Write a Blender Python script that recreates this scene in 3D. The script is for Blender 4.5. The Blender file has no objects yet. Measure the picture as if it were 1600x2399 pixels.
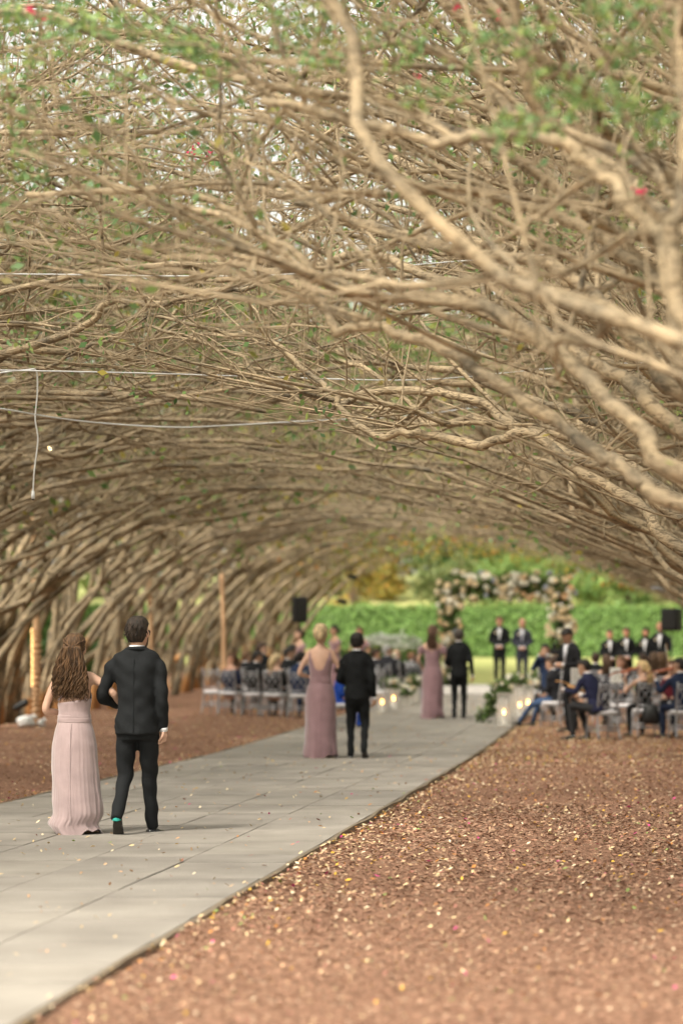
import bpy, math, random
import numpy as np
from mathutils import Vector, Matrix

random.seed(7)
rng = np.random.default_rng(7)
scene = bpy.context.scene
COL = scene.collection
PI = math.pi

# ------------------------------------------------------------------ camera, sky, sun, exposure
FPX, VX, HY, CH = 5664.0, 1525.0, 1525.0, 1.52      # focal length in photo pixels, vanishing point, eye height
cam_d = bpy.data.cameras.new('camera')
cam = bpy.data.objects.new('camera', cam_d)
COL.objects.link(cam)
cam.location = (0, 0, CH)
cam.rotation_euler = (PI / 2, 0, 0)
cam_d.sensor_fit = 'VERTICAL'
cam_d.sensor_height = 36
cam_d.sensor_width = 24
cam_d.lens = 85
cam_d.shift_x = -(VX - 800) / 2399
cam_d.shift_y = (HY - 1199.5) / 2399
cam_d.clip_start = 0.1
cam_d.clip_end = 2000
cam_d.dof.use_dof = True
cam_d.dof.focus_distance = 19.5
cam_d.dof.aperture_fstop = 1.35
cam_d.dof.aperture_blades = 0
scene.camera = cam

SUN_EL, SUN_AZ = math.radians(52), math.radians(215)   # azimuth clockwise from +Y
world = bpy.data.worlds.new('World')
scene.world = world
world.use_nodes = True
wn = world.node_tree.nodes
wn.clear()
sky = wn.new('ShaderNodeTexSky')
sky.sky_type = 'NISHITA'
sky.sun_disc = False
sky.sun_elevation = SUN_EL
sky.sun_rotation = SUN_AZ
sky.air_density = 1.0
sky.dust_density = 4.0
sky.ozone_density = 1.0
# overcast: the blue of the clear sky is mostly greyed out by cloud
mixw = wn.new('ShaderNodeMix'); mixw.data_type = 'RGBA'
hs = wn.new('ShaderNodeHueSaturation'); hs.inputs['Saturation'].default_value = 0.22
bg = wn.new('ShaderNodeBackground'); bg.inputs['Strength'].default_value = 0.11
wo = wn.new('ShaderNodeOutputWorld')
tint = wn.new('ShaderNodeMix'); tint.data_type = 'RGBA'; tint.blend_type = 'MULTIPLY'
tint.inputs[0].default_value = 1.0
tint.inputs[7].default_value = (1.0, 0.965, 0.85, 1)
wl = world.node_tree.links
wl.new(sky.outputs[0], hs.inputs['Color'])
wl.new(hs.outputs[0], tint.inputs[6])
wl.new(tint.outputs[2], bg.inputs[0])
wl.new(bg.outputs[0], wo.inputs[0])
wn.remove(mixw)

sun_d = bpy.data.lights.new('sun', 'SUN')
sun_d.energy = 1.5
sun_d.angle = math.radians(12)
sun_d.color = (1.0, 0.93, 0.82)
sun = bpy.data.objects.new('sun', sun_d)
COL.objects.link(sun)
sv = Vector((math.sin(SUN_AZ) * math.cos(SUN_EL), math.cos(SUN_AZ) * math.cos(SUN_EL), math.sin(SUN_EL)))
sun.rotation_euler = sv.to_track_quat('Z', 'Y').to_euler()

scene.view_settings.view_transform = 'Standard'
scene.view_settings.look = 'None'
scene.view_settings.gamma = 1.0
scene.view_settings.use_curve_mapping = False
scene.view_settings.exposure = 1.85
scene.cycles.max_bounces = 8
scene.cycles.diffuse_bounces = 4
scene.cycles.transparent_max_bounces = 8


def at(px, py, Y):
    """a point of the place that shows at photo pixel (px, py) at distance Y"""
    return np.array([(px - VX) / FPX * Y, Y, CH + (HY - py) / FPX * Y])


def gz(x, y):
    """height of the ground"""
    y = np.asarray(y, float); x = np.asarray(x, float)
    t = np.clip((y - 33) / 27, 0, 1)
    z = 0.4 * t ** 1.5 + np.clip(y - 60, 0, 55) * 0.0222
    z = z + np.clip(-17.5 - x, 0, 45) * 0.075 + np.clip(x - 9, 0, 45) * 0.05
    return z


# ------------------------------------------------------------------ mesh builder
class MB:
    def __init__(s):
        s.V = []; s.Q = []; s.T = []; s.n = 0; s.C = []; s.QM = []; s.TM = []; s.hascol = False

    def add(s, V, Q=None, T=None, col=None, m=0):
        V = np.asarray(V, float).reshape(-1, 3)
        s.V.append(V)
        if col is not None:
            s.hascol = True
            col = np.asarray(col, float)
            s.C.append(np.broadcast_to(col, (len(V), 3)) if col.ndim == 1 else col)
        else:
            s.C.append(np.ones((len(V), 3)) * 0.5)
        if Q is not None and len(Q):
            Q = np.asarray(Q, int).reshape(-1, 4); s.Q.append(Q + s.n); s.QM.append(np.full(len(Q), m))
        if T is not None and len(T):
            T = np.asarray(T, int).reshape(-1, 3); s.T.append(T + s.n); s.TM.append(np.full(len(T), m))
        s.n += len(V)
        return s

    def mesh(s, name, mats=None, smooth=True):
        me = bpy.data.meshes.new(name)
        V = np.concatenate(s.V) if s.V else np.zeros((0, 3))
        Q = np.concatenate(s.Q) if s.Q else np.zeros((0, 4), int)
        T = np.concatenate(s.T) if s.T else np.zeros((0, 3), int)
        mi = np.concatenate(s.QM + s.TM) if (s.QM or s.TM) else np.zeros(0, int)
        me.vertices.add(len(V)); me.vertices.foreach_set('co', V.ravel())
        nl = len(Q) * 4 + len(T) * 3
        me.loops.add(nl)
        me.loops.foreach_set('vertex_index', np.concatenate([Q.ravel(), T.ravel()]).astype(np.int32))
        me.polygons.add(len(Q) + len(T))
        ls = np.concatenate([np.arange(len(Q)) * 4, len(Q) * 4 + np.arange(len(T)) * 3]).astype(np.int32)
        me.polygons.foreach_set('loop_start', ls)
        me.polygons.foreach_set('use_smooth', np.full(len(Q) + len(T), smooth))
        me.polygons.foreach_set('material_index', mi.astype(np.int32))
        if s.hascol:
            a = me.color_attributes.new('tone', 'FLOAT_COLOR', 'POINT')
            C = np.concatenate(s.C); a.data.foreach_set('color', np.c_[C, np.ones(len(C))].ravel())
        me.update(calc_edges=True)
        for m in (mats or []):
            me.materials.append(m)
        return me

    def obj(s, name, mats, parent=None, smooth=True):
        if not isinstance(mats, (list, tuple)): mats = [mats]
        o = bpy.data.objects.new(name, s.mesh(name, mats, smooth))
        COL.objects.link(o)
        if parent is not None: o.parent = parent
        return o

    # shapes ---------------------------------------------------------
    def box(s, c, h, rz=0.0, R=None, m=0, col=None, taper=1.0):
        x, y, z = h
        V = np.array([[a * x * (taper if k > 0 else 1), b * y * (taper if k > 0 else 1), k * z]
                      for k in (-1, 1) for b in (-1, 1) for a in (-1, 1)], float)
        if R is None:
            R = np.array([[math.cos(rz), -math.sin(rz), 0], [math.sin(rz), math.cos(rz), 0], [0, 0, 1]])
        V = V @ np.asarray(R).T + np.asarray(c)
        Q = [[0, 2, 3, 1], [4, 5, 7, 6], [0, 1, 5, 4], [2, 6, 7, 3], [0, 4, 6, 2], [1, 3, 7, 5]]
        return s.add(V, Q, m=m, col=col)

    def tubes(s, P, R, sides=5, m=0, col=None, cap=True):
        """P (k,n,3) centre lines, R (k,n) radii"""
        P = np.asarray(P, float); R = np.asarray(R, float)
        if P.ndim == 2: P = P[None]; R = np.broadcast_to(R, (1, P.shape[1]))
        k, n, _ = P.shape
        R = np.broadcast_to(R, (k, n))
        T = np.gradient(P, axis=1)
        T /= np.linalg.norm(T, axis=2, keepdims=True) + 1e-9
        mean = np.abs(P[:, -1] - P[:, 0])
        ref = np.zeros((k, 3)); ref[np.arange(k), np.argmin(mean, axis=1)] = 1
        A = np.cross(T, ref[:, None]); A /= np.linalg.norm(A, axis=2, keepdims=True) + 1e-9
        B = np.cross(T, A)
        th = np.arange(sides) * 2 * PI / sides
        V = P[:, :, None] + R[:, :, None, None] * (A[:, :, None] * np.cos(th)[None, None, :, None] + B[:, :, None] * np.sin(th)[None, None, :, None])
        base = (np.arange(k) * n * sides)[:, None, None] + (np.arange(n - 1) * sides)[None, :, None]
        j = np.arange(sides)[None, None]; j2 = (j + 1) % sides
        Q = np.stack([base + j, base + j2, base + sides + j2, base + sides + j], -1).reshape(-1, 4)
        V = V.reshape(-1, 3)
        Tr = None
        if cap:
            V = np.concatenate([V, P[:, 0] - T[:, 0] * R[:, 0, None] * .3, P[:, -1] + T[:, -1] * R[:, -1, None] * .3])
            i0 = k * n * sides + np.arange(k); i1 = i0 + k
            b0 = (np.arange(k) * n * sides)[:, None]; jj = np.arange(sides)[None]; jj2 = (jj + 1) % sides
            t0 = np.stack([np.broadcast_to(i0[:, None], (k, sides)), b0 + jj2, b0 + jj], -1).reshape(-1, 3)
            b1 = b0 + (n - 1) * sides
            t1 = np.stack([np.broadcast_to(i1[:, None], (k, sides)), b1 + jj, b1 + jj2], -1).reshape(-1, 3)
            Tr = np.concatenate([t0, t1])
        if col is not None:
            col = np.asarray(col, float)
            if col.ndim == 2:
                c = np.repeat(col, n * sides, axis=0)
                if cap: c = np.concatenate([c, col, col])
                col = c
        return s.add(V, Q, Tr, col=col, m=m)

    def tube(s, P, R, sides=8, m=0, col=None):
        P = np.asarray(P, float)
        return s.tubes(P[None], np.broadcast_to(np.asarray(R, float), (1, len(P))), sides, m, col)

    def limb(s, P, R, sides=12, m=0, sub=4, round_=True):
        """smooth tapered tube with round ends"""
        P = np.asarray(P, float); R = np.asarray(R, float)
        P2 = smooth_line(P, sub); R2 = smooth_line(R[:, None], sub)[:, 0]
        if round_:
            a = P2[0]; ta = P2[1] - P2[0]; ta /= np.linalg.norm(ta)
            b = P2[-1]; tb = P2[-1] - P2[-2]; tb /= np.linalg.norm(tb)
            al = [0.95, 0.7, 0.4]
            pa = np.array([a - ta * R2[0] * k for k in al]); ra = np.array([R2[0] * math.sqrt(max(1 - k * k, .02)) for k in al])
            pb = np.array([b + tb * R2[-1] * k for k in al[::-1]]); rb = np.array([R2[-1] * math.sqrt(max(1 - k * k, .02)) for k in al[::-1]])
            P2 = np.concatenate([pa, P2, pb]); R2 = np.concatenate([ra, R2, rb])
        return s.tube(P2, R2, sides, m)

    def rings(s, rows, seg=24, m=0, cap=True, col=None, pw=1.0):
        """rows: (cx, cy, z, half_width_x, half_depth_y)"""
        rows = np.asarray(rows, float); n = len(rows)
        th = np.arange(seg) * 2 * PI / seg
        c = np.cos(th); q = np.sin(th)
        c = np.sign(c) * np.abs(c) ** pw; q = np.sign(q) * np.abs(q) ** pw
        V = np.stack([rows[:, None, 0] + rows[:, None, 3] * c, rows[:, None, 1] + rows[:, None, 4] * q,
                      np.repeat(rows[:, None, 2], seg, 1)], -1).reshape(-1, 3)
        Q = grid_quads(n, seg, True)
        T = None
        if cap:
            V = np.concatenate([V, [rows[0, :3]], [rows[-1, :3]]])
            j = np.arange(seg); j2 = (j + 1) % seg
            T = np.concatenate([np.stack([np.full(seg, n * seg), j2, j], -1),
                                np.stack([np.full(seg, n * seg + 1), (n - 1) * seg + j, (n - 1) * seg + j2], -1)])
        return s.add(V, Q, T, m=m, col=col)

    def ball(s, c, r, seg=12, m=0, R=None, col=None):
        r = np.broadcast_to(np.asarray(r, float), 3)
        n = max(4, seg // 2)
        ph = np.linspace(-PI / 2, PI / 2, n + 1)
        rows = [(0, 0, math.sin(p) * r[2], max(math.cos(p), .02) * r[0], max(math.cos(p), .02) * r[1]) for p in ph]
        t = MB(); t.rings(rows, seg)
        V = t.V[0]
        if R is not None: V = V @ np.asarray(R).T
        return s.add(V + np.asarray(c), t.Q[0], t.T[0], m=m, col=col)


def grid_quads(n, seg, wrap):
    i = np.arange(n - 1)[:, None] * seg
    if wrap:
        j = np.arange(seg)[None]; j2 = (j + 1) % seg
    else:
        j = np.arange(seg - 1)[None]; j2 = j + 1
    return np.stack([i + j, i + j2, i + seg + j2, i + seg + j], -1).reshape(-1, 4)


def smooth_line(P, sub=4):
    """Catmull-Rom through the points"""
    P = np.asarray(P, float); n = len(P)
    if n < 3 or sub < 2:
        t = np.linspace(0, n - 1, (n - 1) * sub + 1)
        return np.stack([np.interp(t, np.arange(n), P[:, k]) for k in range(P.shape[1])], -1)
    E = np.concatenate([[2 * P[0] - P[1]], P, [2 * P[-1] - P[-2]]])
    out = []
    for i in range(n - 1):
        p0, p1, p2, p3 = E[i], E[i + 1], E[i + 2], E[i + 3]
        for k in range(sub):
            t = k / sub
            out.append(0.5 * (2 * p1 + (p2 - p0) * t + (2 * p0 - 5 * p1 + 4 * p2 - p3) * t * t + (3 * p1 - p0 - 3 * p2 + p3) * t ** 3))
    out.append(P[-1])
    return np.array(out)


def empty(name, loc, rz=0.0):
    o = bpy.data.objects.new(name, None)
    o.empty_display_size = 0.2
    COL.objects.link(o)
    o.location = [float(v) for v in loc]
    o.rotation_euler = (0, 0, rz)
    return o


def tag(o, label=None, cat=None, group=None, kind=None):
    if label: o['label'] = label
    if cat: o['category'] = cat
    if group: o['group'] = group
    if kind: o['kind'] = kind
    return o


def copy_tree(o, parent=None):
    c = o.copy(); COL.objects.link(c)
    if parent is not None: c.parent = parent
    for ch in list(o.children):
        copy_tree(ch, c)
    return c


# ------------------------------------------------------------------ materials
def mat(name, col=(.5, .5, .5), rough=.7, spec=.3, metal=0, col2=None, scale=8, detail=4, bump=0, bscale=30,
        attr=False, trans=0, emit=None, estr=0, sheen=0, col3=None, dist=0, stretch=None, coat=0, alpha=None, contrast=None):
    m = bpy.data.materials.new(name)
    m.use_nodes = True
    N = m.node_tree.nodes; L = m.node_tree.links
    b = N['Principled BSDF']
    b.inputs['Base Color'].default_value = (*col, 1)
    b.inputs['Roughness'].default_value = rough
    b.inputs['Specular IOR Level'].default_value = spec
    b.inputs['Metallic'].default_value = metal
    if sheen:
        b.inputs['Sheen Weight'].default_value = sheen
    if coat:
        b.inputs['Coat Weight'].default_value = coat
    tc = N.new('ShaderNodeTexCoord')
    vec = tc.outputs['Object']
    if stretch:
        mp = N.new('ShaderNodeMapping'); mp.inputs['Scale'].default_value = stretch
        L.new(vec, mp.inputs[0]); vec = mp.outputs[0]
    src = None
    if attr:
        a = N.new('ShaderNodeAttribute'); a.attribute_name = 'tone'
        src = a.outputs['Color']
    if col2 is not None:
        nz = N.new('ShaderNodeTexNoise'); nz.inputs['Scale'].default_value = scale; nz.inputs['Detail'].default_value = detail
        nz.inputs['Distortion'].default_value = dist
        L.new(vec, nz.inputs['Vector'])
        cr = N.new('ShaderNodeValToRGB')
        lo, hi = contrast or (.35, .65)
        cr.color_ramp.elements[0].position = lo; cr.color_ramp.elements[0].color = (*col, 1)
        cr.color_ramp.elements[1].position = hi; cr.color_ramp.elements[1].color = (*col2, 1)
        if col3 is not None:
            e = cr.color_ramp.elements.new((lo + hi) / 2); e.color = (*col3, 1)
        L.new(nz.outputs['Fac'], cr.inputs[0])
        if src is None: src = cr.outputs[0]
        else:
            mx = N.new('ShaderNodeMix'); mx.data_type = 'RGBA'; mx.blend_type = 'MULTIPLY'; mx.inputs[0].default_value = 1
            L.new(src, mx.inputs[6]); L.new(cr.outputs[0], mx.inputs[7]); src = mx.outputs[2]
    if src is not None:
        L.new(src, b.inputs['Base Color'])
    if bump:
        n2 = N.new('ShaderNodeTexNoise'); n2.inputs['Scale'].default_value = bscale; n2.inputs['Detail'].default_value = 5
        L.new(vec, n2.inputs['Vector'])
        bp = N.new('ShaderNodeBump'); bp.inputs['Strength'].default_value = min(1, bump); bp.inputs['Distance'].default_value = 0.02
        L.new(n2.outputs['Fac'], bp.inputs['Height']); L.new(bp.outputs[0], b.inputs['Normal'])
    if trans:
        out = N['Material Output']
        t = N.new('ShaderNodeBsdfTranslucent'); ms = N.new('ShaderNodeMixShader'); ms.inputs[0].default_value = trans
        if src is not None: L.new(src, t.inputs[0])
        else: t.inputs[0].default_value = (*col, 1)
        L.new(b.outputs[0], ms.inputs[1]); L.new(t.outputs[0], ms.inputs[2]); L.new(ms.outputs[0], out.inputs[0])
    if emit:
        b.inputs['Emission Color'].default_value = (*emit, 1)
        b.inputs['Emission Strength'].default_value = estr
    if alpha is not None:
        b.inputs['Alpha'].default_value = alpha
    return m
# ------------------------------------------------------------------ the setting
M = {}
M['lawn'] = mat('lawn grass', (.22, .25, .08), .9, .1, col2=(.33, .32, .13), scale=1.5, bump=.6, bscale=60)
M['mulch'] = mat('shredded mulch', (.11, .06, .04), .95, .05, col2=(.36, .21, .14), col3=(.24, .135, .09), scale=26, detail=8, dist=.6, bump=1, bscale=60, contrast=(.32, .68))
M['chip'] = mat('wood chips and dry leaves', rough=.85, spec=.15, attr=True)
M['grout'] = mat('dark path bedding', (.10, .09, .075), .95, .05)
M['slab'] = mat('grey stone paving', (.205, .185, .162), .8, .25, col2=(.315, .288, .252), scale=1.3, detail=9, bump=.35, bscale=45, contrast=(.3, .7))
M['slab_b'] = mat('buff grey stone paving', (.225, .203, .175), .8, .25, col2=(.32, .292, .254), scale=1.7, detail=9, bump=.35, bscale=45, contrast=(.3, .7))
M['slab_c'] = mat('dark grey stone paving', (.195, .176, .155), .8, .25, col2=(.30, .275, .242), scale=1.5, detail=9, bump=.35, bscale=45, contrast=(.3, .7))
M['edge'] = mat('path edging', (.16, .125, .09), .7, .3, col2=(.19, .15, .10), scale=9)
M['pale'] = mat('pale stone', (.45, .43, .40), .8, .2, col2=(.55, .52, .49), scale=4, bump=.2)

# terrain -----------------------------------------------------------
b = MB()
xs = np.concatenate([[-400, -200, -110, -70], np.arange(-60, 50, 2.5), [60, 100, 200, 400]])
ys = np.concatenate([[-60, -20], np.arange(-8, 130, 2.0), [140, 170, 230, 400, 700]])
X, Y = np.meshgrid(xs, ys)
b.add(np.stack([X, Y, gz(X, Y) - 0.03], -1).reshape(-1, 3), grid_quads(len(ys), len(xs), False))
tag(b.obj('lawn', M['lawn']), kind='structure')

def bank(x, y):
    """mulch heaped a little against the near part of the path"""
    d = np.maximum(x - PX1, 0)
    return np.where(x > PX1 - .02, .042 * np.exp(-d / .35) * np.clip((24 - y) / 9, 0, 1) * (.75 + .35 * np.sin(y * 2.3) * np.sin(y * .9)), 0)
PX0, PX1, PY0, PY1 = -6.25, -2.52, 6.0, 60.0

b = MB()
xs = np.unique(np.concatenate([np.arange(-15.5, 8.01, .5), [-2.52, -2.45, -2.38, -2.3, -2.2, -2.1]])); ys = np.arange(-8, 61.01, .5)
X, Y = np.meshgrid(xs, ys)
bumps = 0.02 * np.sin(X * 2.1 + np.sin(Y)) * np.sin(Y * 1.3 + X * .7)
bumps *= np.clip(np.minimum(np.abs(X + 6.2), np.abs(X + 2.5)) * 2, 0, 1)
b.add(np.stack([X, Y, gz(X, Y) + bumps * .7 + bank(X, Y)], -1).reshape(-1, 3), grid_quads(len(ys), len(xs), False))
for x0, x1 in ((-15.5, -9.5), (.5, 8)):
    xs = np.arange(x0, x1 + .01, .5); ys2 = np.arange(61, 82.01, 1.0)
    X, Y = np.meshgrid(xs, ys2)
    b.add(np.stack([X, Y, gz(X, Y) + 0 * X], -1).reshape(-1, 3), grid_quads(len(ys2), len(xs), False))
tag(b.obj('mulch_ground', M['mulch']), kind='structure')

# path of stone slabs --------------------------------------------------
PX0, PX1, PY0, PY1 = -6.25, -2.52, 6.0, 60.0
path = tag(empty('path', (0, 0, 0)), kind='structure')
b = MB()
ys = np.arange(PY0 - 3, PY1 + .01, .5)
X, Y = np.meshgrid([PX0, PX0, PX1, PX1], ys)
Z = gz(X, Y) + np.array([-.03, .034, .034, -.03])
b.add(np.stack([X, Y, Z], -1).reshape(-1, 3), grid_quads(len(ys), 4, False))
b.obj('path_base', M['grout'], path, smooth=False)
cols = np.array([0, .78, 1.50, 2.28, 2.98, 3.73]) + PX0
nsl = 0
for c in range(5):
    y = PY0 - rng.uniform(0, .8)
    while y < PY1:
        L = rng.choice([.62, .92, 1.22, 1.22])
        y1 = min(y + L, PY1)
        if y1 - y < .3: break
        x0, x1 = cols[c] + .004, cols[c + 1] - .004
        ya, yb = y + .005, y1 - .005
        h = .05 + rng.uniform(-.0025, .0025)
        n = 3
        b = MB()
        yy = np.linspace(ya, yb, n)
        tiltx, tilty = rng.normal(0, .0012, 2)
        rows = []
        for q in yy:
            g = float(gz(0, q))
            tz = h + tilty * (q - ya)
            rows += [[x0, q, g + .02], [x0, q, g + tz - .003], [x0 + .004, q, g + tz], [x1 - .004, q, g + tz + tiltx], [x1, q, g + tz - .003], [x1, q, g + .02]]
        b.add(rows, grid_quads(n, 6, False))
        k = 6 * (n - 1)
        b.add([rows[j] for j in range(6)], [[0, 1, 4, 5], [1, 2, 3, 4]])
        b.add([rows[k + j] for j in range(6)], [[5, 4, 1, 0], [4, 3, 2, 1]])
        b.obj('paving_slab', [M['slab'], M['slab_b'], M['slab_c']][rng.choice(3, p=[.5, .25, .25])], path, smooth=False)
        nsl += 1
        y = y1
# edging strip on both sides
for x, w in ((PX1 + .012, .012), (PX0 - .012, .012)):
    b = MB()
    ys = np.arange(PY0 - 3, PY1 + .01, .25)
    wob = .018 * np.sin(ys * 1.1) + .01 * np.sin(ys * 3.7 + 1)
    wob = np.abs(wob) * np.sign(x + 4.4)
    rows = []
    for q, o_ in zip(ys, wob):
        g = float(gz(0, q))
        top = g + .054 + .004 * math.sin(q * 2.3)
        rows += [[x - w + o_ * .5, q, g - .04], [x - w + o_ * .5, q, top], [x + w + o_, q, top - .003], [x + w + o_, q, g - .04]]
    b.add(rows, grid_quads(len(ys), 4, False))
    b.obj('path_edging', M['edge'], path, smooth=False)

# litter: mulch chips and dry leaves ---------------------------------
def scatter(n, x0, x1, y0, y1, kind, lift=0.0, ypow=1.0, edgebias=None):
    y = y0 + (y1 - y0) * rng.random(n) ** ypow
    x = x0 + (x1 - x0) * rng.random(n)
    if edgebias is not None:
        x = edgebias + np.sign(x0 + x1 - 2 * edgebias) * np.abs(rng.exponential(.22, n))
    if kind == 'chip':
        L = rng.uniform(.012, .034, n); W = rng.uniform(.004, .011, n); curl = rng.uniform(.0, .004, n)
        pal = np.array([[.32, .175, .115], [.21, .12, .08], [.37, .23, .15], [.12, .072, .05], [.46, .32, .22], [.28, .19, .13]])
        pr = [.3, .22, .2, .12, .07, .09]
    else:
        L = rng.uniform(.012, .027, n); W = rng.uniform(.006, .013, n); curl = rng.uniform(.003, .014, n)
        pal = np.array([[.62, .47, .27], [.55, .34, .20], [.70, .58, .40], [.50, .22, .07], [.62, .38, .06], [.24, .30, .10], [.55, .07, .22], [.35, .16, .12], [.45, .30, .18]])
        pr = [.27, .17, .12, .06, .05, .035, .02, .095, .18]
    sz = np.clip(y / 17, .62, 1.0); L = L * sz; W = W * sz
    dens = .5 + .5 * np.sin(x * 1.9 + 1.3 * np.sin(y * .8)) * np.sin(y * 1.1 + x)
    keep = rng.random(n) < (.55 + .45 * dens if kind == 'leaf' else .8 + .2 * dens)
    L = L * keep; W = W * keep
    ci = rng.choice(len(pal), n, p=pr)
    c = pal[ci] * rng.uniform(.75, 1.2, (n, 1))
    a = rng.uniform(0, 2 * PI, n)
    t1, t2 = rng.normal(0, .22, n), rng.normal(0, .3, n)
    ux = np.stack([np.cos(a), np.sin(a), t1], -1); uy = np.stack([-np.sin(a), np.cos(a), t2], -1)
    G = gz(x, y) + lift + bank(x, y) * (lift < .03)
    P = np.stack([x, y, G + rng.uniform(.004, .014, n)], -1)
    up = np.array([0, 0, 1.])
    V = np.stack([P - ux * L[:, None], P - uy * W[:, None] + up * curl[:, None] * .3, P + ux * L[:, None] + up * curl[:, None],
                  P + uy * W[:, None] + up * curl[:, None]], 1)
    V[..., 2] = np.maximum(V[..., 2], (G + .003)[:, None])
    Q = np.arange(n * 4).reshape(n, 4)
    V = V[keep]; c = c[keep]; n = len(V)
    return V.reshape(-1, 3), np.arange(n * 4).reshape(n, 4), np.repeat(c, 4, axis=0)

b = MB()
for args in ((54000, PX1 + .04, 1.2, 9, 24, 'chip'), (20000, PX1 + .04, 1.5, 24, 45, 'chip'), (16000, -13, PX0 - .04, 22, 50, 'chip'), (4000, 1.2, 4, 9, 40, 'chip')):
    V, Q, c = scatter(*args); b.add(V, Q, col=c)
tag(b.obj('mulch_chips', M['chip'], smooth=False), 'loose reddish mulch chips covering the ground on both sides of the path', 'mulch', kind='stuff')
b = MB()
for args, kw in (((8500, PX1 + .03, 1.3, 9, 45, 'leaf'), dict(lift=.012)), ((3200, -13, PX0 - .03, 22, 58, 'leaf'), dict(lift=.012)),
                 ((900, PX0, PX1, 9, 34, 'leaf'), dict(lift=.05)), ((900, PX0, PX1, 34, 58, 'leaf'), dict(lift=.05)), ((2600, -2.5, -1.0, 9, 46, 'leaf'), dict(lift=.012, edgebias=PX1 + .03)),
                 ((1000, -8, -6.3, 22, 50, 'leaf'), dict(lift=.012, edgebias=PX0 - .03)), ((2500, 1.2, 4, 12, 60, 'leaf'), dict(lift=.012)),
                 ((6000, PX1 + .03, 1.4, 31, 50, 'leaf'), dict(lift=.02)), ((2500, -12.5, PX0 - .03, 30, 50, 'leaf'), dict(lift=.02))):
    V, Q, c = scatter(*args, **kw); b.add(V, Q, col=c)
tag(b.obj('fallen_leaves', M['chip'], smooth=False), 'small dry yellow and tan leaves scattered over mulch and paving', 'leaves', kind='stuff')

# pale stone steps at the end of the aisle ---------------------------
st = tag(empty('stone_steps', (-4.4, 62, .4)), 'pale stone steps and platform under the flower arch', 'steps')
b = MB(); b.box((0, -1.5, -.16), (2.9, .45, .26)); b.obj('step', M['pale'], st, smooth=False)
b = MB(); b.box((0, 2.0, -.10), (2.9, 3.05, .30)); b.obj('platform', M['pale'], st, smooth=False)
# ------------------------------------------------------------------ crape myrtle tunnel
def bark_material(name, warm=0.0):
    m = bpy.data.materials.new(name); m.use_nodes = True
    N = m.node_tree.nodes; L = m.node_tree.links; bs = N['Principled BSDF']
    tc = N.new('ShaderNodeTexCoord')
    n1 = N.new('ShaderNodeTexNoise'); n1.inputs['Scale'].default_value = 2.6; n1.inputs['Detail'].default_value = 6; n1.inputs['Roughness'].default_value = .65
    n2 = N.new('ShaderNodeTexNoise'); n2.inputs['Scale'].default_value = 26; n2.inputs['Detail'].default_value = 6; n2.inputs['Distortion'].default_value = 1.2
    mp = N.new('ShaderNodeMapping'); mp.inputs['Scale'].default_value = (.45, 1, 1.3)
    L.new(tc.outputs['Object'], n1.inputs['Vector']); L.new(tc.outputs['Object'], mp.inputs[0]); L.new(mp.outputs[0], n2.inputs['Vector'])
    r1 = N.new('ShaderNodeValToRGB')
    e = r1.color_ramp.elements
    e[0].position = .32; e[0].color = (.13, .11, .08, 1)
    e[1].position = .68; e[1].color = (.45, .345, .215, 1)
    k = e.new(.5); k.color = (.32, .25, .16, 1)
    L.new(n1.outputs['Fac'], r1.inputs[0])
    r2 = N.new('ShaderNodeValToRGB')
    r2.color_ramp.elements[0].position = .36; r2.color_ramp.elements[0].color = (.25, .235, .22, 1)
    r2.color_ramp.elements[1].position = .52; r2.color_ramp.elements[1].color = (1, 1, 1, 1)
    L.new(n2.outputs['Fac'], r2.inputs[0])
    mx = N.new('ShaderNodeMix'); mx.data_type = 'RGBA'; mx.blend_type = 'MULTIPLY'; mx.inputs[0].default_value = .8
    L.new(r1.outputs[0], mx.inputs[6]); L.new(r2.outputs[0], mx.inputs[7])
    # peeled cinnamon bark in patches, mostly on the lower stems
    n3 = N.new('ShaderNodeTexNoise'); n3.inputs['Scale'].default_value = 1.1; n3.inputs['Detail'].default_value = 3
    L.new(tc.outputs['Object'], n3.inputs['Vector'])
    sx = N.new('ShaderNodeSeparateXYZ'); L.new(tc.outputs['Object'], sx.inputs[0])
    mr = N.new('ShaderNodeMapRange'); mr.inputs[1].default_value = 3.0; mr.inputs[2].default_value = .4; mr.inputs[3].default_value = -.16 ; mr.inputs[4].default_value = .09 + warm
    L.new(sx.outputs[2], mr.inputs[0])
    ad = N.new('ShaderNodeMath'); ad.operation = 'ADD'; L.new(n3.outputs['Fac'], ad.inputs[0]); L.new(mr.outputs[0], ad.inputs[1])
    r3 = N.new('ShaderNodeValToRGB'); r3.color_ramp.elements[0].position = .58; r3.color_ramp.elements[1].position = .68
    r3.color_ramp.elements[0].color = (0, 0, 0, 1); r3.color_ramp.elements[1].color = (1, 1, 1, 1)
    L.new(ad.outputs[0], r3.inputs[0])
    m2 = N.new('ShaderNodeMix'); m2.data_type = 'RGBA'
    L.new(r3.outputs[0], m2.inputs[0]); L.new(mx.outputs[2], m2.inputs[6]); m2.inputs[7].default_value = (.40, .20, .075, 1)
    L.new(m2.outputs[2], bs.inputs['Base Color'])
    bs.inputs['Roughness'].default_value = .75; bs.inputs['Specular IOR Level'].default_value = .25
    bp = N.new('ShaderNodeBump'); bp.inputs['Strength'].default_value = .9; bp.inputs['Distance'].default_value = .02
    L.new(n2.outputs['Fac'], bp.inputs['Height']); L.new(bp.outputs[0], bs.inputs['Normal'])
    return m

M['bark'] = bark_material('crape myrtle bark')
M['twig'] = mat('twig bark', (.22, .17, .11), .8, .2, col2=(.36, .28, .18), scale=3)
M['leaf'] = mat('myrtle leaves', rough=.5, spec=.4, attr=True, trans=.45)
M['petal'] = mat('pink blossom', (.7, .06, .16), .7, .1, trans=.3)

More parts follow.
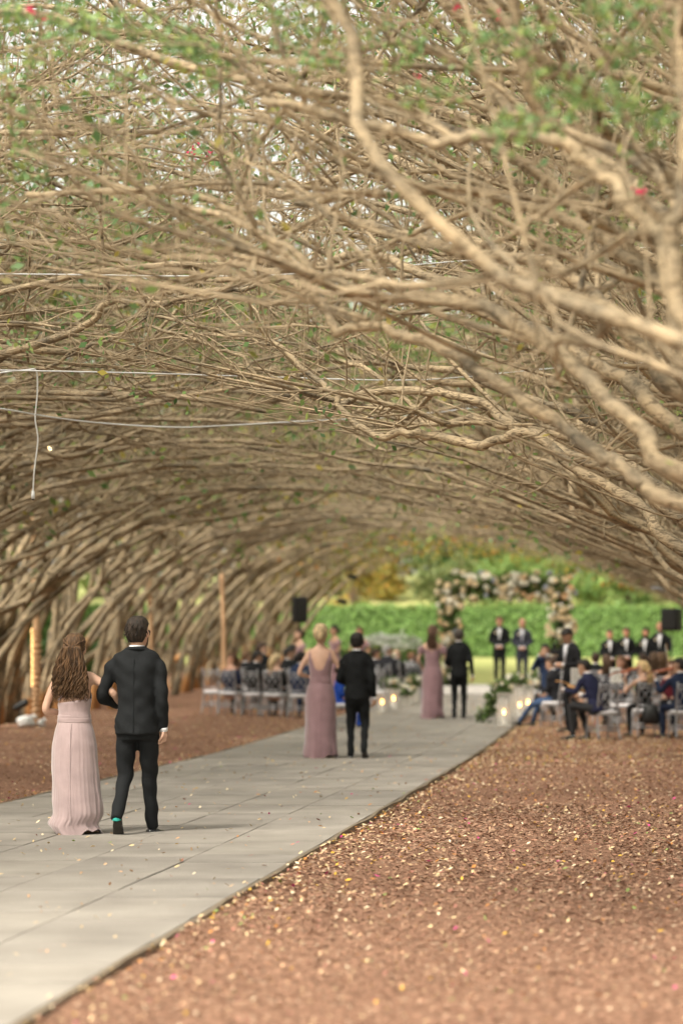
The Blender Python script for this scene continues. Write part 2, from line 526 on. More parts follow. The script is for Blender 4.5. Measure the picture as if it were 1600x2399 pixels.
XR, XL = 3.6, -12.4        # the two tree rows
LX = np.array([-20, -12.4, -11.9, -11.4, -10.4, -8.9, -6.9, -4.9, -3.5, -1.9, .1, 1.6, 2.6, 3.1, 3.6, 12])
LZ = np.array([-1, -.5, .9, 1.8, 2.9, 3.75, 4.1, 4.05, 3.75, 3.4, 2.6, 1.75, .95, .3, -.5, -1])

def zlow(x):
    return np.interp(x, LX, LZ)


def wiggle(n, L, amp, step=.55):
    k = max(3, int(L / step) + 1)
    kn = rng.normal(0, 1, (k, 3)) * amp
    kn = np.cumsum(kn, 0); kn -= np.linspace(0, 1, k)[:, None] * kn[-1]
    kn[0] = 0
    t = np.linspace(0, k - 1, n)
    w = np.stack([np.interp(t, np.arange(k), kn[:, a]) for a in range(3)], -1)
    w[1:-1] = (w[:-2] + 2 * w[1:-1] + w[2:]) / 4
    return w


def stem_line(side, y0, cls, n=34):
    d = -1 if side > 0 else 1                    # direction of the centre
    row = XR if side > 0 else XL
    if cls == 0: ue, ze = rng.uniform(6.5, 9.5), rng.uniform(3.9, 5.0)
    elif cls == 1: ue, ze = rng.uniform(5, 8.5), rng.uniform(5.0, 6.4)
    elif cls == 2: ue, ze = rng.uniform(2, 5.5), rng.uniform(6.6, 8.2)
    elif cls == 4: ue, ze = rng.uniform(3, 8.5), rng.uniform(6.6, 8.4)
    elif cls == 3: ue, ze = rng.uniform(-4, -1.5), rng.uniform(5.5, 7.5)
    u0 = rng.normal(0, .28)
    t = np.linspace(0, 1, n)
    st = side < 0
    u = u0 + (ue - u0) * t ** (rng.uniform(1.35, 2.0) if st else rng.uniform(1.0, 1.3))
    g = float(gz(row, y0))
    z = g - .1 + (ze + .1) * (1 - (1 - t) ** (rng.uniform(1.7, 2.3) if st else rng.uniform(1.6, 2.1)))
    y = y0 + rng.normal(0, .28) + rng.normal(0, 1.3) * t
    L = 9.0
    P = np.stack([row + d * u, y, z], -1)
    w = wiggle(n, L, .21, .45) * np.clip(t * 3, 0, 1)[:, None]
    w[:, 2] *= .75
    P = P + w
    low = zlow(P[:, 0]) + g
    P[:, 2] = np.where(t > .08, np.maximum(P[:, 2], low + rng.uniform(0, .25)), P[:, 2])
    return P


def branch_off(P, R, t, L, n, amp, ang=(.3, 1.0), rad=.5, flat=.5, step=.45):
    """a side branch leaving polyline P at parameter t"""
    i = t * (len(P) - 1); i0 = int(i); f = i - i0
    i1 = min(i0 + 1, len(P) - 1)
    p = P[i0] * (1 - f) + P[i1] * f
    tg = P[i1] - P[max(i0 - 1, 0)]; tg = tg / (np.linalg.norm(tg) + 1e-9)
    v = rng.normal(0, 1, 3); v[2] *= flat
    v -= tg * v.dot(tg); v /= np.linalg.norm(v) + 1e-9
    a = rng.uniform(*ang)
    d = tg * math.cos(a) + v * math.sin(a)
    s = np.linspace(0, 1, n)
    Q = p + d * (s * L)[:, None] + wiggle(n, L, amp, step) * np.clip(s * 3, 0, 1)[:, None]
    r = R[i0] * rad
    return Q, r


def leaves_at(P, n_per, size, spread, pal):
    """leaf quads around the points P"""
    m = len(P) * n_per
    C = np.repeat(P, n_per, axis=0) + rng.normal(0, spread, (m, 3))
    a = rng.normal(0, 1, (m, 3)); a /= np.linalg.norm(a, axis=1, keepdims=True)
    c = np.cross(a, rng.normal(0, 1, (m, 3))); c /= np.linalg.norm(c, axis=1, keepdims=True)
    s = size * rng.uniform(.7, 1.3, (m, 1))
    V = np.stack([C - a * s, C + c * s * .55, C + a * s, C - c * s * .55], 1)
    q = pal[rng.integers(0, len(pal), m)] * rng.uniform(.7, 1.25, (m, 1))
    return V.reshape(-1, 3), np.arange(m * 4).reshape(m, 4), np.repeat(q, 4, axis=0)


PAL_G = np.array([[.13, .22, .06], [.18, .28, .08], [.09, .18, .06], [.25, .31, .08], [.15, .26, .10]])
PAL_Y = np.array([[.36, .30, .06], [.25, .27, .06], [.45, .33, .05], [.16, .23, .05], [.50, .22, .05]])


def make_tree(side, y0, classes, heroes=(), label=None, group=None):
    row = XR if side > 0 else XL
    base = np.array([row, y0, float(gz(row, y0))])
    T = empty('crape_myrtle', base)
    tag(T, label, 'tree', group)
    far = y0 > 31
    TREES.append((T, base)) if 'TREES' in globals() else None
    tw3, tips = [], []
    lines = []
    for cl in classes:
        P = stem_line(side, y0, cl)
        r0 = rng.uniform(.06, .10) * (1 if y0 > 18 else .62)
        lines.append((P, r0, rng.uniform(.016, .026), 7, cl))
    for P, ra, rb, ns in heroes:
        lines.append((P, ra, rb, ns, 0))
    for P, ra, rb, nsec, cl in lines:
        n = len(P); t = np.linspace(0, 1, n)
        R = (ra + (rb - ra) * t ** .8) * (1 + rng.normal(0, .07, n))
        R[0] *= 1.25
        b = MB()
        kp = slice(None, None, 1) if not far else np.unique(np.r_[np.arange(0, n, 2 if n < 40 else 3), n - 1])
        b.tubes((P - base)[None][:, kp], R[None][:, kp], 6 if far else 8)
        for k in range(nsec + rng.integers(0, 3)):
            tt = rng.uniform(.28, .98)
            L = rng.uniform(1.2, 3.4) * (1.15 - .4 * tt)
            Q, r = branch_off(P, R, tt, L, 15, .13, rad=rng.uniform(.45, .75))
            if cl != 3:
                Q[:, 2] += np.linspace(0, 1, 15) ** 2 * rng.uniform(-.1, .9)
            g = base[2]
            Q[:, 2] = np.maximum(Q[:, 2], zlow(Q[:, 0]) + g + .05)
            Rq = np.linspace(r, max(.007, r * .3), 15)
            if far: b.tubes((Q - base)[None][:, ::2], Rq[None][:, ::2], 4)
            else: b.tubes((Q - base)[None], Rq[None], 5)
            for j in range(rng.integers(5, 8) if not far else rng.integers(4, 6)):
                tq = rng.uniform(.15, 1)
                S, r2 = branch_off(Q, Rq, tq, rng.uniform(.5, 1.7), 7, .08, ang=(.4, 1.3), rad=.6, flat=1.0, step=.25)
                S[:, 2] = np.maximum(S[:, 2], zlow(S[:, 0]) + base[2] - .1)
                tw3.append((S, np.clip(r2, .005, .011)))
                tips.append(S[-1]); tips.append(S[4])
            if rng.random() < .8:                 # straight sprouts hanging down or shooting up
                for j in range(3 if not far else 1):
                    tq = rng.uniform(.1, 1); p = Q[int(tq * 14)]
                    dz = rng.uniform(.3, 1.1) * (-1 if rng.random() < .45 else 1)
                    if dz < 0: dz = max(dz, -(max(0, p[2] - zlow(p[0]) - g)) - .12)
                    S = p + np.linspace(0, 1, 7)[:, None] * np.array([rng.normal(0, .06), rng.normal(0, .06), dz]) + rng.normal(0, .008, (7, 3))
                    tw3.append((S, .0055))
        b.obj('stem', M['bark'], T)
    if tw3:
        b = MB()
        P3 = np.array([a for a, _ in tw3]) - base
        R3 = np.array([r for _, r in tw3])[:, None] * np.linspace(1, .5, 7)[None]
        if far: b.tubes(P3[:, ::2], R3[:, ::2], 3, cap=False)
        else: b.tubes(P3, R3, 3, cap=False)
        tag(b.obj('twigs', M['twig'], T), kind='stuff')
    tips = np.array(tips)
    g = base[2]
    z = tips[:, 2] - g
    # foliage mostly near the top of the canopy; a few sprigs lower down
    pr = np.clip((z - 5.4) / 2.2, .045, 1) + np.where(z > 6.6, .2, 0)
    sel = tips[rng.random(len(tips)) < pr]
    if y0 < 24: pr = pr + .07
    if 34 < y0 < 58: pr = np.where(z > 5.2, pr * 1.5 + .1, pr)  # extra roof leaves added on these trees to darken the tunnel interior
    sel = tips[rng.random(len(tips)) < pr]
    if y0 > 60: sel = tips[rng.random(len(tips)) < pr + .3 * (z > 3.9) + .1 * (y0 > 68)]
    if len(sel):
        b = MB()
        pal = np.concatenate([PAL_G[3:] * 1.3, PAL_Y, PAL_Y[:2]]) if y0 > 58 else np.concatenate([PAL_G, PAL_G, PAL_Y[:2]])
        V, Q, c = leaves_at(sel - base, 6 if not far else 7, .034 if not far else .075, .13 if not far else .2, pal)
        b.add(V, Q, col=c)
        tag(b.obj('leaves', M['leaf'], T, smooth=False), kind='stuff')
    return T

def hero(pts, Ya, Yb, da, db, side=1, disp=1600 / 1568, base_y=None):
    """a stem traced at its real distance: pts in photo order from the trunk side to the tip"""
    pts = np.array(pts, float) * disp
    n = len(pts)
    s = np.r_[0, np.cumsum(np.linalg.norm(np.diff(pts, axis=0), axis=1))]; s /= s[-1]
    Yv = Ya + (Yb - Ya) * s
    P = np.array([at(px, py, y) for (px, py), y in zip(pts, Yv)])
    row = XR if side > 0 else XL
    yb = base_y if base_y is not None else Ya
    p0 = P[0]
    u = abs(p0[0] - row)
    B = np.array([[row, yb, float(gz(row, yb)) - .1],
                  [row + (p0[0] - row) * .22, yb + (p0[1] - yb) * .3, p0[2] * .42],
                  [row + (p0[0] - row) * .6, yb + (p0[1] - yb) * .65, p0[2] * .78]])
    P = smooth_line(np.concatenate([B, P]), 4)
    P = P + rng.normal(0, .008, P.shape)
    return P, da, db, 5

HERO = {}
TREES = []
def addhero(ty, *a, **k): HERO.setdefault(ty, []).append(hero(*a, **k))
RY = [9.4 + 2.35 * i for i in range(31)]
LY = [10.7 + 2.35 * i for i in range(31)]
def near(ys, y): return min(range(len(ys)), key=lambda i: abs(ys[i] - y))
def H(side, pts, Ya, Yb, da, db):
    ys = RY if side > 0 else LY
    i = near(ys, Ya)
    HERO.setdefault((side, i), []).append(hero(pts, Ya, Yb, da, db, side, base_y=ys[i]))
# in-focus low branches from the right
H(1, [(1568, 1262), (1480, 1170), (1400, 1120), (1300, 1060), (1215, 995), (1155, 1010), (1090, 1022), (1000, 1003), (940, 995), (870, 1000), (820, 975), (780, 935), (765, 900), (700, 850), (650, 800), (600, 775), (520, 765), (430, 742), (340, 715)], 18.6, 20.5, .06, .014)
H(1, [(1568, 1190), (1480, 1120), (1400, 1082), (1300, 1040), (1235, 1000), (1180, 985), (1120, 935), (1050, 912), (960, 898), (880, 895), (830, 905), (790, 925), (750, 940), (700, 942), (665, 895), (615, 872), (575, 850), (560, 820), (500, 800), (420, 770), (330, 745)], 19.2, 20.8, .06, .012)
H(1, [(1568, 1150), (1450, 1070), (1360, 1040), (1290, 1000), (1220, 985), (1140, 975), (1080, 960), (975, 975), (960, 935), (900, 900), (850, 850), (760, 820), (680, 790), (560, 780)], 20.5, 22.5, .055, .014)
H(1, [(1568, 1090), (1490, 1030), (1400, 985), (1300, 940), (1210, 915), (1120, 880), (1040, 850), (960, 845), (880, 835), (760, 830), (650, 805), (520, 770), (380, 775)], 21.5, 24, .06, .016)
# large blurred stems closer to the camera
H(1, [(1568, 1165), (1480, 1115), (1430, 1075), (1370, 1040), (1300, 985), (1180, 905), (1080, 840), (1000, 790), (930, 775), (880, 755), (830, 750), (775, 765), (742, 700), (690, 630), (600, 540), (520, 475), (380, 440), (200, 442), (60, 445)], 12.0, 14.0, .048, .016)
H(1, [(1568, 1080), (1480, 990), (1400, 925), (1300, 830), (1200, 760), (1100, 700), (1000, 682), (900, 685), (820, 672), (740, 650), (690, 590), (620, 545), (520, 500), (400, 470)], 11.0, 13.0, .055, .016)
H(1, [(1568, 985), (1450, 880), (1350, 830), (1250, 765), (1160, 725), (1050, 665), (950, 625), (880, 592), (800, 590), (730, 610), (640, 620), (500, 645)], 14.5, 17, .062, .02)
H(1, [(1568, 905), (1500, 830), (1420, 740), (1330, 650), (1230, 600), (1100, 585), (1000, 560), (900, 530), (800, 505), (700, 455), (600, 440), (480, 425)], 13.5, 15.5, .058, .02)
H(1, [(1568, 690), (1500, 630), (1400, 560), (1300, 500), (1200, 470), (1100, 440), (950, 440), (800, 450), (680, 470)], 12.5, 14, .05, .02)
H(1, [(1700, 1250), (1640, 1050), (1580, 850), (1548, 720), (1532, 620), (1525, 560), (1490, 520), (1440, 470), (1400, 410), (1340, 370), (1300, 330), (1200, 310), (1080, 312), (1000, 330), (900, 300), (780, 272), (700, 250), (600, 232)], 9.6, 11.5, .05, .022)
H(1, [(1720, 1270), (1655, 1050), (1590, 830), (1550, 680), (1537, 560), (1560, 480), (1568, 380), (1566, 200), (1560, 40)], 9.7, 9.9, .048, .028)
H(1, [(1568, 520), (1450, 420), (1330, 340), (1200, 290), (1100, 180), (960, 110), (870, 100), (750, 130), (600, 150)], 12.0, 13.5, .045, .02)
H(1, [(1568, 1370), (1480, 1290), (1400, 1232), (1330, 1205), (1240, 1168), (1175, 1146), (1186, 1110), (1160, 1062)], 31, 33, .05, .02)
H(1, [(1568, 1330), (1500, 1265), (1440, 1190), (1380, 1155), (1340, 1120), (1300, 1080), (1200, 1045), (1120, 1030), (1040, 990)], 27, 29, .05, .016)
# from the left
H(-1, [(-60, 850), (0, 815), (110, 785), (210, 740), (250, 690), (350, 700), (470, 672), (560, 662), (640, 640), (720, 642), (800, 620)], 21, 19.5, .05, .014)
H(-1, [(-60, 828), (0, 835), (60, 850), (120, 840), (180, 800), (250, 782), (330, 750)], 22, 21, .035, .012)
H(-1, [(-40, 1310), (60, 1278), (110, 1262), (200, 1230), (300, 1182), (400, 1110), (470, 1085), (560, 1078)], 38, 39, .06, .02)
H(-1, [(-40, 1110), (60, 1030), (150, 1050), (250, 1020), (330, 985), (420, 1000), (560, 940)], 30, 31, .05, .018)

LEFT_LABELS = {}
cls_sets = [[0, 0, 1, 1, 2, 3], [0, 1, 1, 2, 3, 0], [0, 0, 1, 2, 1, 3], [0, 1, 2, 1, 0, 2]]
LEFT_TXT = {
    16: 'gnarled multi-stem crape myrtle at the left frame edge, beside the wrapped glowing pole',
    17: 'crape myrtle with crossing stems behind the left shoulder of the long-haired woman',
    18: 'crape myrtle rising directly behind the head of the long-haired woman',
    19: 'crape myrtle whose base fills the gap between the nearest woman and suited man',
    20: 'crape myrtle behind the left shoulder of the nearest suited man',
    21: 'crape myrtle rising directly behind the head of the nearest suited man',
    22: 'crape myrtle just right of the nearest suited man, leaning towards the aisle',
    23: 'crape myrtle standing alone between the nearest suited man and the guest chairs',
    24: 'crape myrtle just left of the leftmost silver guest chair',
    25: 'crape myrtle directly behind the leftmost silver guest chair',
    26: 'crape myrtle rising behind the seated woman in navy',
    27: 'crape myrtle rising behind the man with the white cuff',
    28: 'crape myrtle rising behind the seated blonde guest',
    29: 'leaning crape myrtle beside the black loudspeaker behind the left guests',
    30: 'last crape myrtle of the left row, leaning beside the hedge opening',
}
RIGHT_TXT = {
    0: 'nearest crape myrtle at the right frame edge with upright forked trunk, strongly blurred',
    1: 'close crape myrtle whose thick blurred limbs sweep across the upper right',
    2: 'crape myrtle whose long smooth limb crosses the picture centre above the sharp branches',
    4: 'crape myrtle whose zigzag low bare branch hangs in sharp focus in mid-picture',
    5: 'crape myrtle whose branches run just above and behind the sharp zigzag branch',
    7: 'crape myrtle with a long thin low branch reaching over the arch side of the tunnel',
    9: 'crape myrtle whose thin branch hooks down above the standing man and groomsmen',
}
right_group = 'crape myrtles of the right row arching over the aisle'
left_near = 'crape myrtles of the left row standing outside the frame with canopy in view'
left_far = 'crape myrtles of the left row behind the seated guests'
for i, y in enumerate(RY):
    c = list(cls_sets[i % 4])
    if y < 26: c = [k for k in c if k != 0] + [1]
    if 11 < y < 50: c = c + [4, 4, 4] + ([4] if y < 36 else [])
    make_tree(1, y, c, HERO.get((1, i), ()), RIGHT_TXT.get(i, 'gnarled crape myrtle in the right row, base out of view, stems arching over the aisle'), None if i in RIGHT_TXT else right_group)
for i, y in enumerate(LY):
    c = list(cls_sets[(i + 1) % 4]) + ([0, 3] if i > 15 else []) + ([4, 4, 4, 1] if 10 < y < 46 else []) + ([4, 4] if 16 < y < 34 else [])
    if i in LEFT_TXT: lab, gr = LEFT_TXT[i], None
    elif i < 16: lab, gr = 'gnarled crape myrtle in the left row, base out of view, branches over the path', left_near
    else: lab, gr = 'slender leaning crape myrtle in the left row behind the seated wedding guests', left_far
    make_tree(-1, y, c, HERO.get((-1, i), ()), lab, gr)

# leafy sprays close to the camera, each on its own twig of the nearest tree
SPR = [((75, 110), (72, 420), 12, 60), ((15, 190), (30, 470), 12, 40), ((180, 60), (480, 120), 11, 130), ((60, 120), (330, 60), 11.5, 90), ((480, 170), (720, 90), 12, 70), ((260, 180), (420, 230), 13, 40),
       ((1130, 300), (1340, 240), 9.6, 70), ((1230, 190), (1560, 300), 9.4, 120), ((1060, 120), (1250, 60), 10, 60), ((1400, 130), (1560, 60), 10, 70), ((1130, 480), (1330, 560), 15, 90), ((1240, 420), (1420, 540), 14, 90),
       ((1420, 400), (1560, 470), 15, 90), ((1490, 640), (1560, 700), 13, 40), ((1430, 930), (1560, 950), 17, 40), ((1020, 30), (900, 160), 11, 50), ((700, 160), (880, 60), 11, 60), ((600, 40), (760, 30), 11, 60),
       ((0, 40), (180, 20), 11, 60), ((1350, 20), (1500, 20), 9.6, 80), ((930, 230), (1080, 200), 11, 40), ((0, 760), (60, 790), 16, 18), ((300, 470), (200, 520), 18, 20), ((560, 380), (470, 330), 17, 25)]
for (a0, a1), (c0, c1), Y, n in SPR:
    p0 = at(a0 * 1.0204, a1 * 1.0204, Y); p1 = at(c0 * 1.0204, c1 * 1.0204, Y + .6)
    ln = smooth_line([p0, (p0 + p1) / 2 + rng.normal(0, .03, 3), p1], 5)
    T, bs = min(TREES, key=lambda t: abs(t[1][1] - Y) + (3 if (t[1][0] > -4) != (p0[0] > -2.2) else 0))
    b = MB(); b.tube(ln - bs, np.linspace(.006, .003, len(ln)), 5)
    b.obj('twig', M['twig'], T)
    pts = ln[rng.integers(0, len(ln), n)] - bs
    b = MB(); V, Q, c = leaves_at(pts, 2, .022, .045, PAL_G * 1.25 + .03); b.add(V, Q, col=c)
    tag(b.obj('leaves', M['leaf'], T, smooth=False), kind='stuff')

# pink blossom clusters
for px, py, Y in ((455 * 1.02, 352 * 1.02, 18), (785, 70, 13), (1165, 35, 12), (1070, 15, 12), (980, 182, 14), (75, 22, 12), (1490, 450, 12), (1505, 455, 12), (105, 45, 12.5)):
    p = at(px, py, Y); b = MB()
    n = 26 if Y > 15 else 12
    C = rng.normal(0, .05 if Y > 15 else .010, (n, 3))
    V, Q, c = leaves_at(C, 3, .012 if Y > 15 else .009, .006, np.array([[.7, .06, .16]]))
    o = empty('blossom', p)
    b.add(V, Q); tag(b.obj('petals', M['petal'], o), kind='stuff')
    b = MB(); b.tube([[0, 0, .0], [0.01, 0, .05], [0, 0, .09]], [.002, .002, .002], 4); b.obj('stalk', M['twig'], o)
    tag(o, 'small pink crape myrtle blossom high among the bare branches', 'flower', 'pink blossoms in the canopy')
# ------------------------------------------------------------------ hedges, shrubs and the trees beyond
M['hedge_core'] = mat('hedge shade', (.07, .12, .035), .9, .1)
M['hedge_leaf'] = mat('hedge leaves', rough=.6, spec=.3, attr=True, trans=.3)
M['trunk_far'] = mat('grey brown trunk', (.16, .11, .075), .9, .1, col2=(.26, .18, .12), scale=3)

def leaf_shell(b, n, pts, nrm, size, pal, jit=.08):
    k = rng.integers(0, len(pts), n)
    C = pts[k] + rng.normal(0, jit, (n, 3))
    a = rng.normal(0, 1, (n, 3)); a /= np.linalg.norm(a, axis=1, keepdims=True)
    nn = nrm[k] + rng.normal(0, .5, (n, 3))
    a = a - nn * (a * nn).sum(1, keepdims=True) / (nn * nn).sum(1, keepdims=True)
    a /= np.linalg.norm(a, axis=1, keepdims=True) + 1e-6
    c = np.cross(a, nn); c /= np.linalg.norm(c, axis=1, keepdims=True) + 1e-6
    s = size * rng.uniform(.6, 1.3, (n, 1))
    V = np.stack([C - a * s, C + c * s * .6, C + a * s, C - c * s * .6], 1)
    q = pal[rng.integers(0, len(pal), n)] * rng.uniform(.7, 1.3, (n, 1))
    b.add(V.reshape(-1, 3), np.arange(n * 4).reshape(n, 4), col=np.repeat(q, 4, axis=0))


def hedge(name, c, h, n, size, pal, label, cat='hedge', rz=0, top_pal=None):
    z = float(gz(c[0], c[1]))
    T = tag(empty(name, (c[0], c[1], z), rz), label, cat)
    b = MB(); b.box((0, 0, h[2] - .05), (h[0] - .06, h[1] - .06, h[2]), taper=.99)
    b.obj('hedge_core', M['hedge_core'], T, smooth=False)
    # faces: front, back, ends, top
    A = np.array([h[0] * h[2], h[0] * h[2], h[1] * h[2], h[1] * h[2], h[0] * h[1]]); A = A / A.sum()
    pts, nr = [], []
    for f, (ax, sg) in enumerate(((1, -1), (1, 1), (0, -1), (0, 1), (2, 1))):
        m = int(n * A[f]) + 1
        p = rng.uniform(-1, 1, (m, 3)) * np.array([h[0], h[1], h[2]])
        p[:, ax] = sg * h[ax]
        lump = .06 * np.sin(p[:, 0] * 2.1 + p[:, 2] * 3) + .05 * np.sin(p[:, 0] * 5.3 + 1)
        p[:, ax] += lump * sg
        p[:, 2] += h[2]
        nv = np.zeros((m, 3)); nv[:, ax] = sg
        pts.append(p); nr.append(nv)
    b = MB()
    leaf_shell(b, n, np.concatenate(pts), np.concatenate(nr), size, pal, .04)
    if top_pal is not None:
        leaf_shell(b, n // 5, pts[4], nr[4], size, top_pal, .04)
    tag(b.obj('hedge_leaves', M['hedge_leaf'], T, smooth=False), kind='stuff')
    return T

G_BRIGHT = np.array([[.19, .32, .09], [.22, .35, .11], [.18, .30, .085], [.24, .36, .12]])
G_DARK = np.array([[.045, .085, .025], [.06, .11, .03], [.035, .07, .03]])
G_LIGHT = np.array([[.24, .30, .07], [.3, .33, .1], [.2, .28, .06]])
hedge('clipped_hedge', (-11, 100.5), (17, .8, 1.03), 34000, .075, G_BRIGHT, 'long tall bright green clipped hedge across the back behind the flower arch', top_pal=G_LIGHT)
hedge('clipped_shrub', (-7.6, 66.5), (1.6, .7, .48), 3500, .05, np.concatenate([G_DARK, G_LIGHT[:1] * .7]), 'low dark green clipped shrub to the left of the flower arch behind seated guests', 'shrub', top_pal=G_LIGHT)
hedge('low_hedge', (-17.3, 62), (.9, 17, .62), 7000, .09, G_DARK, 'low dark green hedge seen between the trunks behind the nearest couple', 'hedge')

# pale mown strip above the far hedge and a rising lawn behind
b = MB()
xs = np.arange(-60, 41, 5.0); ys = np.array([103, 108, 116, 130, 160.0])
X, Y = np.meshgrid(xs, ys)
Z = np.broadcast_to(np.array([1.2, 3.7, 4.3, 5.2, 6.5])[:, None], X.shape)
b.add(np.stack([X, Y, Z], -1).reshape(-1, 3), grid_quads(len(ys), len(xs), False))
M['bank'] = mat('pale grass bank', (.26, .29, .10), .9, .1, col2=(.34, .33, .14), scale=.8)
tag(b.obj('grass_bank', M['bank']), kind='structure')


def tree_proto(crown_r, h, n, size, pal, seed):
    r = np.random.default_rng(seed)
    tr = MB()
    P = np.array([[0, 0, -.2], [.1, 0, h * .3], [-.1, .15, h * .6], [0, 0, h * .85]])
    tr.limb(P, [.32, .24, .16, .06], 8, round_=False)
    cr = MB()
    cl = []
    for k in range(22):
        a = r.uniform(0, 2 * PI); rr = crown_r * math.sqrt(r.uniform(0, 1)) * .75
        c = np.array([rr * math.cos(a), rr * math.sin(a), h * r.uniform(.12, .95)])
        cl.append((c, crown_r * r.uniform(.28, .5)))
        tr.limb([[0, 0, h * r.uniform(.2, .5)], c * [.5, .5, .8], c], [.09, .06, .03], 5, round_=False)
    pts, nr = [], []
    for c, q in cl:
        v = r.normal(0, 1, (n // 22, 3)); v /= np.linalg.norm(v, axis=1, keepdims=True)
        pts.append(c + v * q * r.uniform(.55, 1.1, (len(v), 1)) * [1, 1, .75]); nr.append(v)
    leaf_shell(cr, n, np.concatenate(pts), np.concatenate(nr), size, pal, .15)
    return tr, cr

protos = []
for k, (pal) in enumerate((np.concatenate([G_LIGHT, G_BRIGHT]), np.array([[.30, .26, .06], [.42, .32, .06], [.22, .24, .06], [.5, .26, .06]]), G_DARK * 1.6, np.array([[.14, .2, .06], [.2, .24, .09], [.27, .27, .1]]))):
    tr, cr = tree_proto(4.2, 10, 4200, .24, pal, 11 + k)
    T = empty('broadleaf_tree', (0, 0, 0))
    tr.obj('trunk', M['trunk_far'], T); tag(cr.obj('crown', M['hedge_leaf'], T, smooth=False), kind='stuff')
    protos.append(T)
used = [False] * 4
TXT = ['pale bright green tree beyond the far hedge', 'yellow and orange autumn tree beyond the far hedge', 'dark green tree standing beyond the tree row', 'olive green tree standing beyond the tree row']
spots = [(-9, 105.2, 3, .36), (-4.5, 105.4, 0, .4), (-1, 105.2, 0, .45), (2.2, 105.5, 0, .4), (5, 105.6, 0, .45), (-13, 105.3, 1, .36), (-7, 105.6, 0, .34), (-2, 108, 0, .62), (2.5, 111, 0, .7), (8, 116, 0, .9), (-6.5, 124, 3, 1.25), (-12.5, 109, 1, .42), (-16, 112, 1, .6), (-19, 118, 2, 1.1), (-9.5, 113, 2, .8), (0, 128, 2, 1.3), (5, 130, 1, 1.2),
         (-4, 116, 1, .95), (-24, 112, 0, .9), (-28, 96, 2, 1.0), (-30, 80, 3, 1.1), (-33, 70, 2, 1.2), (-27, 66, 0, .8), (-30, 60, 2, 1.1), (-26, 90, 3, .9), (-35, 100, 2, 1.5), (-14, 128, 3, 1.6), (12, 100, 2, 1.2), (-22, 75, 3, .7), (14, 70, 3, 1.1), (13, 50, 2, 1.1), (14, 32, 3, 1.1), (-24, 48, 2, 1), (-23, 32, 3, 1), (-21, 18, 2, 1), (-42, 88, 2, 1.7), (8, 122, 2, 1.4)]
seen_k = {}
for i, (x, y, k, s) in enumerate(spots):
    T = protos[k] if not used[k] else copy_tree(protos[k])
    used[k] = True
    z = float(gz(x, y)) if y < 103 else float(np.interp(y, [103, 108, 116, 130], [1.2, 3.6, 4.2, 5.1])) - .2
    T.location = (x, y, z); T.scale = (s, s, s); T.rotation_euler = (0, 0, i * 1.7)
    if y > 103: tag(T, TXT[k].replace('standing beyond the tree row', 'rising beyond the far hedge'), 'tree', 'trees beyond the far hedge')
    else: tag(T, TXT[k].replace('beyond the far hedge', 'beyond the tree row'), 'tree', 'trees beyond the tunnel')

# white flowering mounds on the far lawn
M['white_petal'] = mat('white flowers', rough=.6, spec=.2, attr=True, trans=.3)
for px, py, r, lab in ((890, 1512, .45, 'rounded white-flowering shrub on the lawn above the seated guests'), (941, 1516, .5, 'spreading white-flowering shrub on the lawn left of the woman with bare shoulders')):
    Y = 76
    p = at(px, py, Y); z = float(gz(p[0], Y))
    T = tag(empty('flowering_shrub', (p[0], Y, z)), lab, 'shrub')
    hgt = p[2] - z
    b = MB(); b.limb([[0, 0, 0], [.05, 0, hgt * .5], [0, 0, hgt]], [.05, .04, .02], 6); b.obj('stem', M['trunk_far'], T)
    v = rng.normal(0, 1, (300, 3)); v /= np.linalg.norm(v, axis=1, keepdims=True)
    b = MB(); leaf_shell(b, 1400, v * [r * 1.3, r, r * .65] + [0, 0, hgt], v, .06, np.array([[.75, .75, .72], [.8, .8, .78], [.7, .72, .7], [.2, .3, .1]]), .05)
    tag(b.obj('flowers', M['white_petal'], T, smooth=False), kind='stuff')
    b = MB(); leaf_shell(b, 900, v * [r, r * .8, hgt * .5] + [0, 0, hgt * .45], v, .07, G_LIGHT, .06)
    tag(b.obj('foliage', M['hedge_leaf'], T, smooth=False), kind='stuff')
# ------------------------------------------------------------------ flower arch
M['rose'] = mat('cream rose', (.82, .70, .50), .6, .2, trans=.25)
M['rose_w'] = mat('white rose', (.86, .83, .74), .6, .2, trans=.25)
M['rose_p'] = mat('peach rose', (.80, .58, .36), .6, .2, trans=.25)
M['blue'] = mat('pale blue delphinium', (.42, .44, .50), .6, .2)
M['greenery'] = mat('arch foliage', rough=.55, spec=.3, attr=True, trans=.35)
M['metal_dk'] = mat('dark metal', (.03, .03, .03), .5, .4, metal=.6)
M['silver'] = mat('silver painted wood', (.36, .355, .37), .35, .5, metal=.5)
M['cushion'] = mat('pale cushion', (.68, .66, .68), .8, .2)
M['wax'] = mat('candle wax', (.78, .74, .66), .5, .3)
M['flame'] = mat('candle flame', (1, .6, .2), .5, 0, emit=(1.0, .42, .07), estr=9)
M['glass'] = mat('clear glass pane', (.9, .92, .92), .05, .5, alpha=.10)
M['frame'] = mat('lantern frame', (.42, .39, .34), .5, .4)
M['black'] = mat('matt black', (.012, .012, .013), .6, .3)
M['white'] = mat('white plastic', (.75, .75, .74), .5, .3)
M['cable'] = mat('grey cable', (.66, .68, .70), .5, .4)
M['rope'] = mat('tan fabric wrap', (.44, .27, .155), .9, .1, col2=(.52, .34, .2), scale=20, bump=.5)
M['bulb'] = mat('warm fairy lights', (1, .8, .5), .5, 0, emit=(1.0, .52, .16), estr=1.1)
M['spark'] = mat('small warm bulb', (1, .8, .5), .5, 0, emit=(1.0, .72, .35), estr=16)


